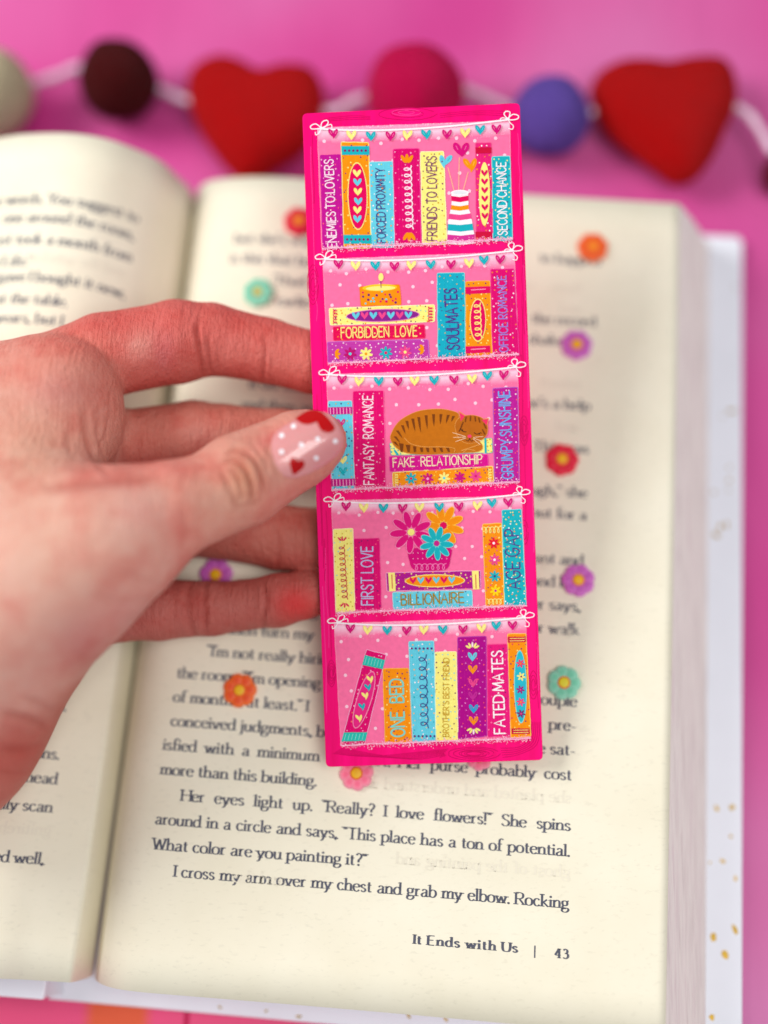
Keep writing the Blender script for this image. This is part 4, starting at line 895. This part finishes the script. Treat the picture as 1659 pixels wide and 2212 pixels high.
for x, y, c, cm in ((1430, 405, rgb(235, 40, 110), ORA), (1435, 495, YEL, PLM), (1430, 585, rgb(150, 30, 130), FPK), (1432, 670, rgb(240, 60, 130), ORA), (1434, 750, PLM, FPK)): p.star(x, y, 30, c, 11, 6, cm)
p.build('printed_book', mk, 'orange printed book with a teal oval of flowers')

# ------------------------------------------------------------------ the hand: one continuous skin grown from rounded limbs
def J(px, py, d, r): return np.array([(px - CX) * d / F, -(py - CY) * d / F, -d]), r * d / F
GROUPS = {   # chains of (px, py, distance from lens in mm, radius in px)
 'wrist': [[(-330, 1740, 262, 215), (-130, 1560, 260, 196), (0, 1380, 261, 190)], [(-330, 1840, 270, 150), (-140, 1610, 268, 148)]],
 'palm': [[(-20, 1180, 268, 210), (60, 1010, 270, 165)], [(-60, 960, 272, 150), (100, 880, 272, 118)], [(-190, 1000, 276, 150), (60, 1180, 276, 130)], [(60, 1250, 276, 120), (175, 1262, 279, 92)], [(150, 842, 271, 108), (160, 900, 271, 102)], [(-240, 900, 275, 140), (70, 850, 276, 112)]],
 'index': [[(70, 850, 277, 112), (225, 768, 278, 90), (385, 738, 281, 88)], [(385, 738, 281, 90), (455, 733, 282, 77)], [(455, 733, 282, 77), (575, 757, 283, 69), (675, 783, 282, 66)], [(675, 783, 282, 66), (765, 806, 280, 55)]],
 'middle': [[(90, 985, 279, 84), (260, 964, 283, 77), (420, 950, 286, 84)], [(420, 950, 286, 84), (480, 950, 286, 76), (600, 950, 286, 66)], [(600, 950, 286, 66), (690, 955, 284, 64), (790, 966, 281, 54)]],
 'ring': [[(110, 1120, 280, 84), (300, 1120, 285, 80), (470, 1128, 286, 78)], [(470, 1128, 286, 78), (600, 1160, 286, 70), (690, 1171, 285, 72)], [(690, 1171, 285, 72), (795, 1185, 281, 56)]],
 'pinky': [[(140, 1262, 280, 84), (250, 1310, 281, 76), (345, 1316, 281, 66)], [(345, 1316, 281, 66), (460, 1314, 281, 58), (520, 1308, 281, 53)], [(520, 1308, 281, 53), (600, 1297, 280, 57), (660, 1284, 280, 51), (738, 1268, 279, 40)]],
 'thenar': [[(-70, 1410, 253, 190), (120, 1240, 251, 178), (262, 1168, 250, 132)], [(60, 1120, 258, 150), (240, 1140, 255, 120)]],
 'thumb': [[(230, 1165, 250, 142), (375, 1098, 253, 100), (440, 1078, 256, 90)], [(440, 1078, 256, 90), (520, 1038, 259.5, 99), (580, 1004, 262.4, 87)], [(580, 1004, 262.4, 87), (646, 970, 263.4, 80), (680, 955, 265.2, 65), (690, 951, 266, 50)]],
}
BLEND = {'wrist': 14, 'palm': 10, 'index': 1.6, 'middle': 4.5, 'ring': 4.5, 'pinky': 4.5, 'thenar': 7.5, 'thumb': 5.5}
INNER = {'wrist': 10, 'palm': 7, 'index': 1.2, 'middle': 1.2, 'ring': 1.2, 'pinky': 1.2, 'thenar': 8, 'thumb': 2.5}
CELL = .62
lo = np.array([-128.0, -78.0, -300.0]); hi = np.array([2.0, 52.0, -226.0])
dims = np.ceil((hi - lo) / CELL).astype(int) + 1
ax = [lo[i] + CELL * np.arange(dims[i]) for i in range(3)]
def cone_sd(Pt, a, ra, b, rb):
    ab = b - a; t = np.clip(((Pt - a) @ ab) / (ab @ ab), 0, 1)
    return np.linalg.norm(Pt - (a + t[..., None] * ab), axis=-1) - (ra + t * (rb - ra))
def smin(a, b, k):
    h = np.maximum(k - np.abs(a - b), 0) / k; return np.minimum(a, b) - h * h * k * .25
def group_field(name, shape_f):
    G = np.full(dims, 60.0, np.float32)
    for chain in GROUPS[name]:
        js = [J(*c) for c in chain]
        for (a, ra), (b, rb) in zip(js[:-1], js[1:]):
            mg = 9.0; l_ = np.minimum(a - ra, b - rb) - mg; h_ = np.maximum(a + ra, b + rb) + mg
            i0 = np.clip(((l_ - lo) / CELL).astype(int), 0, dims); i1 = np.clip(((h_ - lo) / CELL).astype(int) + 1, 0, dims)
            if (i1 <= i0).any(): continue
            sl = tuple(slice(i0[k], i1[k]) for k in range(3))
            X, Y, Z = np.meshgrid(*[ax[k][sl[k]].astype(np.float32) for k in range(3)], indexing='ij')
            dd = cone_sd(np.stack([X, Y, Z], -1), a.astype(np.float32), np.float32(ra), b.astype(np.float32), np.float32(rb))
            G[sl] = smin(G[sl], dd, INNER[name])
    return G
def interp(fld, p):
    q = (p - lo) / CELL; i = np.clip(q.astype(int), 0, dims - 2); t = q - i; out = 0
    for dx in (0, 1):
        for dy in (0, 1):
            for dz in (0, 1):
                wgt = (t[:, 0] if dx else 1 - t[:, 0]) * (t[:, 1] if dy else 1 - t[:, 1]) * (t[:, 2] if dz else 1 - t[:, 2])
                out = out + wgt * fld[i[:, 0] + dx, i[:, 1] + dy, i[:, 2] + dz]
    return out
def build_hand():
    order = ['palm', 'wrist', 'middle', 'ring', 'pinky', 'index', 'thenar', 'thumb']
    fields = {}; T = None
    for g in order: fields[g] = group_field(g, None)
    Pm = smin(fields['palm'], fields['wrist'], BLEND['wrist'])
    T = smin(smin(Pm, fields['thenar'], BLEND['thenar']), fields['thumb'], BLEND['thumb'])
    for g in ('index', 'middle', 'ring', 'pinky'): T = smin(T, smin(Pm, fields[g], BLEND[g]), .7)     # fingers join the palm softly, each other hardly
    # surface nets
    s = T < 0
    c = np.zeros(tuple(dims - 1), np.uint8)
    for dx in (0, 1):
        for dy in (0, 1):
            for dz in (0, 1): c += s[dx:dims[0] - 1 + dx, dy:dims[1] - 1 + dy, dz:dims[2] - 1 + dz]
    act = (c > 0) & (c < 8); idx = -np.ones(c.shape, np.int64); ids = np.argwhere(act); idx[act] = np.arange(len(ids))
    acc = np.zeros((len(ids), 3)); cnt = np.zeros(len(ids))
    cr = [(x, y, z) for x in (0, 1) for y in (0, 1) for z in (0, 1)]
    for a in cr:
        for k in range(3):
            if a[k]: continue
            b = list(a); b[k] = 1
            fa = T[ids[:, 0] + a[0], ids[:, 1] + a[1], ids[:, 2] + a[2]]; fb = T[ids[:, 0] + b[0], ids[:, 1] + b[1], ids[:, 2] + b[2]]
            mm = (fa < 0) != (fb < 0); t = fa / np.where(mm, fa - fb, 1)
            p = np.array(a, float)[None, :].repeat(len(ids), 0); p[:, k] += t; acc[mm] += p[mm]; cnt[mm] += 1
    V = lo + CELL * (ids + acc / cnt[:, None])
    faces = []
    for k in range(3):
        i, j = (k + 1) % 3, (k + 2) % 3
        sa = [slice(1, -1)] * 3; sb = [slice(1, -1)] * 3; sa[k] = slice(0, -1); sb[k] = slice(1, None)
        A0, B0 = s[tuple(sa)], s[tuple(sb)]
        for flip in (False, True):
            e = np.argwhere((A0 & ~B0) if not flip else (~A0 & B0))
            e = e + 1; e[:, k] -= 1
            def cell(di, dj):
                q = e.copy(); q[:, i] += di; q[:, j] += dj; return idx[q[:, 0], q[:, 1], q[:, 2]]
            qd = np.stack([cell(-1, -1), cell(0, -1), cell(0, 0), cell(-1, 0)], 1)
            if flip: qd = qd[:, ::-1]
            faces.append(qd[(qd >= 0).all(1)])
    faces = np.vstack(faces)
    h = .5
    def grad(fl, V):
        return np.stack([interp(fl, V + h * np.eye(3)[k]) - interp(fl, V - h * np.eye(3)[k]) for k in range(3)], 1)
    V = np.clip(V, lo + 1, hi - 1)
    for _ in range(2):
        g = grad(T, V); n2 = (g ** 2).sum(1) / (2 * h) + 1e-6; V = V - .8 * (interp(T, V) / n2 * 1.0)[:, None] * g
    N = grad(T, V); N /= np.linalg.norm(N, axis=1)[:, None] + 1e-9
    D = {g: interp(fields[g], V) for g in order}
    PX = CX + F * V[:, 0] / -V[:, 2]; PY = CY - F * V[:, 1] / -V[:, 2]
    front = np.clip(N[:, 2] * 2.0, 0, 1)
    # ---- creases: (group, polyline px, depth mm, half width px)
    CR = [('index', [(424, 700), (430, 745), (436, 790), (440, 812)], .75, 5), ('index', [(446, 722), (452, 775), (452, 806)], .5, 5), ('index', [(434, 680), (426, 716)], .3, 5), ('index', [(470, 760), (470, 800)], .25, 4),
          ('index', [(572, 715), (574, 760), (568, 805), (566, 828)], .5, 4.5), ('index', [(584, 740), (588, 790)], .25, 4),
          ('middle', [(262, 930), (270, 980), (268, 1030)], .4, 6), ('middle', [(296, 925), (300, 990)], .2, 5), ('middle', [(480, 880), (484, 930)], .25, 5),
          ('pinky', [(412, 1255), (404, 1300), (412, 1350), (425, 1378)], .5, 6), ('pinky', [(444, 1256), (442, 1310), (446, 1370)], .5, 5), ('pinky', [(566, 1252), (574, 1290), (568, 1340), (572, 1360)], .5, 5), ('pinky', [(584, 1262), (586, 1320)], .2, 4),
          ('ring', [(596, 1130), (604, 1180), (600, 1230)], .4, 5), ('ring', [(652, 1100), (655, 1160), (652, 1235)], .25, 4),
          ('thumb', [(486, 982), (506, 972), (534, 978), (556, 1002), (566, 1036), (570, 1066)], 1.0, 5), ('thumb', [(478, 1002), (500, 994), (524, 1006), (538, 1034), (544, 1068), (540, 1090)], .95, 5), ('thumb', [(496, 1018), (510, 1024), (520, 1050), (521, 1082)], .5, 4),
          ('thumb', [(470, 1000), (490, 1040), (506, 1080), (520, 1100)], .5, 5), ('thumb', [(540, 960), (566, 990), (578, 1030)], .45, 4.5), ('thumb', [(520, 1090), (545, 1092), (565, 1075)], .35, 4.5), ('thumb', [(498, 962), (530, 966), (552, 985)], .35, 4),
          ('thumb', [(590, 1000), (600, 1030), (602, 1060)], .2, 4), ('thumb', [(395, 1100), (400, 1150), (392, 1190)], .25, 9),
          ('any', [(182, 880), (186, 940), (206, 992), (236, 1026)], .6, 6.5), ('any', [(212, 905), (214, 950), (228, 995)], .3, 4.5), ('any', [(238, 850), (236, 900), (222, 960)], .28, 4), ('any', [(252, 880), (246, 920)], .2, 4), ('any', [(206, 850), (228, 835), (250, 842)], .22, 4.5), ('any', [(196, 902), (222, 880), (240, 868)], .2, 4), ('any', [(150, 930), (150, 965), (166, 1000)], .18, 7), ('any', [(90, 1052), (150, 1046), (230, 1040), (300, 1034), (355, 1030)], .7, 12),
          ('thenar', [(60, 1500), (110, 1520), (160, 1530), (210, 1525)], .0, 8), ('thenar', [(250, 1230), (330, 1260), (360, 1262)], .25, 6), ('thenar', [(180, 1280), (260, 1300), (330, 1290)], .2, 7),
          ('wrist', [(0, 1540), (60, 1552), (110, 1572)], .7, 8), ('wrist', [(0, 1622), (60, 1618), (105, 1600)], .6, 9), ('wrist', [(0, 1668), (40, 1670), (85, 1655)], .4, 8), ('wrist', [(40, 1500), (110, 1530), (150, 1530)], .4, 8), ('wrist', [(150, 1400), (200, 1440), (240, 1430)], .2, 7)]
    dist_all = np.stack([D[g] for g in order], 1); wts = np.exp(-np.maximum(dist_all, -3) / 1.3); wts /= wts.sum(1)[:, None]
    gi = {g: k for k, g in enumerate(order)}
    groove = np.zeros(len(V))
    for g, pl, dep, hw in CR:
        if dep <= 0: continue
        pl = spline(pl, 5); best = np.full(len(V), 1e9); 
        mk_ = (PX > min(a for a, b in pl) - 30) & (PX < max(a for a, b in pl) + 30) & (PY > min(b for a, b in pl) - 30) & (PY < max(b for a, b in pl) + 30) & (front > 0)
        ii = np.where(mk_)[0]
        if len(ii) == 0: continue
        q = np.stack([PX[ii], PY[ii]], 1); bd = np.full(len(ii), 1e9); tt = np.zeros(len(ii)); n = len(pl) - 1
        for k in range(n):
            a, b = np.array(pl[k]), np.array(pl[k + 1]); ab = b - a; t = np.clip(((q - a) @ ab) / (ab @ ab + 1e-9), 0, 1); dd = np.linalg.norm(q - a - t[:, None] * ab, axis=1)
            up = dd < bd; bd = np.where(up, dd, bd); tt = np.where(up, (k + t) / n, tt)
        taper = np.clip(np.minimum(tt, 1 - tt) * 5, .0, 1) ** .6
        wg_ = 1.0 if g == 'any' else wts[ii, gi[g]] + (wts[ii, gi['thenar']] + wts[ii, gi['wrist']] + wts[ii, gi['palm']] if g in ('wrist', 'palm', 'thenar') else 0)
        prof = np.exp(-(bd / hw) ** 2) - .33 * np.exp(-((bd - 2.1 * hw) / (1.1 * hw)) ** 2)
        groove[ii] += dep * prof * taper * np.clip(wg_ * 1.5, 0, 1) * front[ii]
    # soft swellings: finger pads, knuckle flesh
    for px, py, r_, a_ in [(300, 770, 70, .5), (510, 790, 50, .4), (640, 1300, 40, .7), (500, 1315, 40, .4), (340, 1320, 45, .4), (130, 830, 80, .8), (610, 1075, 40, .3)]:
        groove -= a_ * np.exp(-(((PX - px) ** 2 + (PY - py) ** 2) / r_ ** 2)) * front
    # nail bed: flatten the back of the thumb tip under the nail
    V = V - N * groove[:, None]
    # ---- skin colour, with bounce light from the pink card painted into the fingers' red
    base = {'wrist': (198, 124, 112), 'palm': (216, 158, 143), 'index': (208, 112, 104), 'middle': (204, 124, 110), 'ring': (188, 110, 98), 'pinky': (188, 106, 98), 'thenar': (220, 174, 160), 'thumb': (218, 160, 144)}
    bc = np.array([[lin(x) for x in base[g]] for g in order]); Cc = wts @ bc
    def tint(px, py, rx, ry, c, a, groups=None, rot=0.0):
        nonlocal Cc
        dx, dy = PX - px, PY - py; u_ = dx * math.cos(rot) + dy * math.sin(rot); v_ = -dx * math.sin(rot) + dy * math.cos(rot)
        m_ = a * np.exp(-((u_ / rx) ** 2 + (v_ / ry) ** 2))
        if groups: m_ = m_ * sum(wts[:, gi[g]] for g in groups)
        t_ = np.array([lin(x) for x in c]); Cc = Cc * (1 - m_[:, None]) + t_ * m_[:, None]
    tint(640, 1302, 46, 36, (222, 58, 62), .85, ['pinky']); tint(660, 1330, 40, 24, (214, 60, 60), .4, ['pinky'])
    tint(330, 690, 150, 50, (214, 92, 88), .5, ['index']); tint(560, 710, 120, 36, (206, 88, 82), .5, ['index']); tint(640, 830, 60, 26, (206, 84, 80), .6, ['index']); tint(290, 745, 40, 28, (226, 170, 160), .55, ['index']); tint(355, 760, 26, 40, (196, 106, 122), .35, ['index'])
    tint(150, 745, 110, 42, (212, 96, 84), .55, ['palm', 'index']); tint(220, 850, 60, 80, (208, 92, 82), .45, ['palm']); tint(120, 845, 60, 40, (186, 110, 118), .35, ['palm']); tint(60, 800, 90, 40, (214, 120, 104), .4, ['palm'])
    tint(60, 1000, 90, 110, (220, 168, 140), .45, ['palm', 'thenar']); tint(110, 1170, 130, 120, (228, 190, 170), .5, ['thenar', 'palm']); tint(300, 1100, 60, 50, (222, 176, 168), .5, ['thenar', 'thumb'])
    tint(390, 1125, 34, 60, (220, 120, 112), .45, ['thumb', 'thenar']); tint(360, 1010, 90, 26, (216, 110, 104), .5, ['thumb', 'thenar', 'middle']); tint(235, 1030, 70, 22, (198, 86, 80), .5)
    tint(525, 1035, 40, 60, (196, 142, 104), .5, ['thumb']); tint(470, 1100, 60, 60, (222, 170, 148), .4, ['thumb']); tint(610, 935, 70, 16, (222, 110, 112), .6, ['thumb'], -.5); tint(640, 1050, 90, 22, (214, 116, 108), .45, ['thumb'], -.55)
    tint(180, 1390, 60, 60, (188, 108, 112), .5); tint(60, 1640, 110, 70, (190, 90, 80), .7, ['wrist', 'thenar', 'palm']); tint(270, 1330, 70, 60, (206, 140, 140), .4, ['thenar'])
    tint(430, 900, 80, 24, (206, 120, 108), .3, ['middle']); tint(430, 940, 40, 30, (218, 160, 150), .4, ['middle']); tint(300, 1000, 80, 30, (190, 88, 78), .4, ['middle']); tint(650, 1215, 50, 26, (214, 84, 84), .35, ['ring'])
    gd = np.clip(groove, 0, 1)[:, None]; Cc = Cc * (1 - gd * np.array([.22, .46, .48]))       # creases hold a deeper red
    t = NT('skin'); cvar = t.ramp(t.noise(110, 5, .6), [(.34, (.93, .66, .64, 1)), (.5, (1, .93, .90, 1)), (.64, (1.0, 1.0, .98, 1))]); cf = t.ramp(t.noise(420, 4, .7), [(.3, (.95, .84, .82, 1)), (.7, (1, 1, 1, 1))])
    t.link(t.mul(t.mul(t.attr(), cvar), cf), t.b.inputs['Base Color'])
    t.set(Roughness=.54, Specular_IOR_Level=.3, Subsurface_Weight=.12, Subsurface_Scale=.0015); t.b.inputs['Subsurface Radius'].default_value = (1, .35, .22)
    n1 = t.noise(700, 4, .7); n2 = t.noise(260, 3, .6, (4.5, .8, 1.2)); ad = t.node('ShaderNodeMath', operation='ADD'); t.link(n1, ad.inputs[0]); t.link(n2, ad.inputs[1]); t.bump(ad.outputs[0], 1.0, .5)
    Wd = V @ R.T + CAM; HO = at_d(100, 1200, 262)
    o = mesh_obj('hand', Wd, faces, t.m, None, True, np.hstack([Cc, np.ones((len(V), 1))]), origin=HO)
    tag(o, 'left hand from the left edge, palm side up, thumb and fingers pinching the bookmark', 'hand')
    return o, HO
hand, HO = build_hand()

# ---- thumb nail: curved glossy plate with polka dots and hearts
NA = np.array([.872, -.490]); NB = np.array([.490, .872]); NC = np.array([660.0, 961.0])       # picture pixels: along, across, centre
def nail_pt(a, b, lift=0.0):
    """a along (-1 root .. 1 tip), b across (-1 upper side .. 1 lower side)"""
    p = NC + NA * a * 83 + NB * b * 59
    d = 253.1 + 2.9 * b * b + .9 * a * a + 1.6 * a - lift
    return at_d(p[0], p[1], d)
def nail():
    n, m = 30, 28; V = []; Fs = []; 
    for layer in (0, 1):
        for i in range(n + 1):
            r_ = i / n
            for j in range(m):
                th = 2 * math.pi * j / m; c_, s_ = math.cos(th), math.sin(th); e = 2 / 3.1
                a = math.copysign(abs(c_) ** e, c_) * r_; b = math.copysign(abs(s_) ** e, s_) * r_
                b *= 1 - .10 * max(0, a) ** 2 - .06 * max(0, -a) ** 2
                edge = max(0, r_ - .9) / .1
                V.append(nail_pt(a, b, (-.28 * edge ** 2 if layer == 0 else -.65)))
    for layer in (0, 1):
        o_ = layer * (n + 1) * m
        for i in range(n):
            for j in range(m):
                a, b = o_ + i * m + j, o_ + i * m + (j + 1) % m; q = (a, a + m, b + m, b); Fs.append(q if layer == 1 else q[::-1])
    for j in range(m):
        a = n * m + j; b = n * m + (j + 1) % m; Fs.append((a, b, b + (n + 1) * m, a + (n + 1) * m))
    t = NT('gel_nail'); tc = t.noise(60, 3); f = t.ramp(tc, [(.3, rgb(214, 140, 142)), (.7, rgb(224, 158, 156))]); t.link(f, t.b.inputs['Base Color'])
    t.set(Roughness=.2, Specular_IOR_Level=.4, Coat_Weight=.75, Coat_Roughness=.06, Subsurface_Weight=.15, Subsurface_Scale=.0015)
    o = mesh_obj('thumb_nail', np.array(V) - HO, Fs, t.m, hand, True); o['label'] = 'glossy pale pink nail with white dots and red hearts'
    M_W = mat_simple('nail_white', rgb(246, 246, 252), .2, var=.01, Coat_Weight=.5, Coat_Roughness=.04); M_R = mat_simple('nail_red', rgb(178, 0, 6), .2, var=.03, spec=.2, Coat_Weight=.35, Coat_Roughness=.04)
    def z2(x, y):     # pixels of the nail close-up -> (a, b)
        p = np.array([(x / 3.687 + 950) / 1.82278, (y / 3.687 + 1500) / 1.82278]) - NC; return p @ NA / 83, p @ NB / 59
    def patch(name, pts, m_, lift, lab=None):
        ab = [z2(*p) for p in pts]
        ca = sum(a for a, b in ab) / len(ab); cb = sum(b for a, b in ab) / len(ab); V = []; Fs = []; n = len(ab); K = 8
        for k in range(K, 0, -1):
            s_ = k / K
            for a, b in ab: V.append(nail_pt(ca + (a - ca) * s_, cb + (b - cb) * s_, lift if k < K else lift - .06))
        V.append(nail_pt(ca, cb, lift))
        for k in range(K - 1):
            for j in range(n): a, b = k * n + j, k * n + (j + 1) % n; Fs.append((a, b, b + n, a + n))
        for j in range(n): Fs.append(((K - 1) * n + j, (K - 1) * n + (j + 1) % n, len(V) - 1))
        V = np.array(V) - HO; p0, p1, p2 = V[Fs[0][0]], V[Fs[0][1]], V[Fs[0][2]]
        if np.cross(p1 - p0, p2 - p0) @ R[:, 2] < 0: Fs = [q[::-1] for q in Fs]
        q = mesh_obj(name, V, Fs, m_, o, True)
        if lab: q['label'] = lab
    for x, y, r_ in ((758, 655, 35), (586, 790, 36), (873, 928, 35), (1110, 843, 34), (1368, 876, 34), (586, 1028, 36), (1090, 1120, 34)): patch('nail_dot', disc(x, y, r_, n=14), M_W, .09)
    hp = spline([(756, 1362), (715, 1250), (703, 1180), (712, 1130), (745, 1110), (785, 1118), (812, 1150), (822, 1172), (850, 1150), (885, 1152), (915, 1175), (920, 1215), (900, 1262), (850, 1305), (756, 1362)], 3)[:-1]; patch('nail_heart', hp, M_R, .10, 'small red heart on the nail')
    hp = spline([(790, 545), (860, 490), (950, 440), (1040, 418), (1110, 428), (1190, 470), (1250, 520), (1300, 580), (1345, 640), (1360, 690), (1330, 730), (1270, 755), (1200, 750), (1140, 690), (1110, 630), (1090, 580), (1050, 610), (980, 632), (900, 625), (840, 595), (790, 545)], 3)[:-1]; patch('nail_heart', hp, M_R, .10, 'large red heart tip of the nail')
nail()
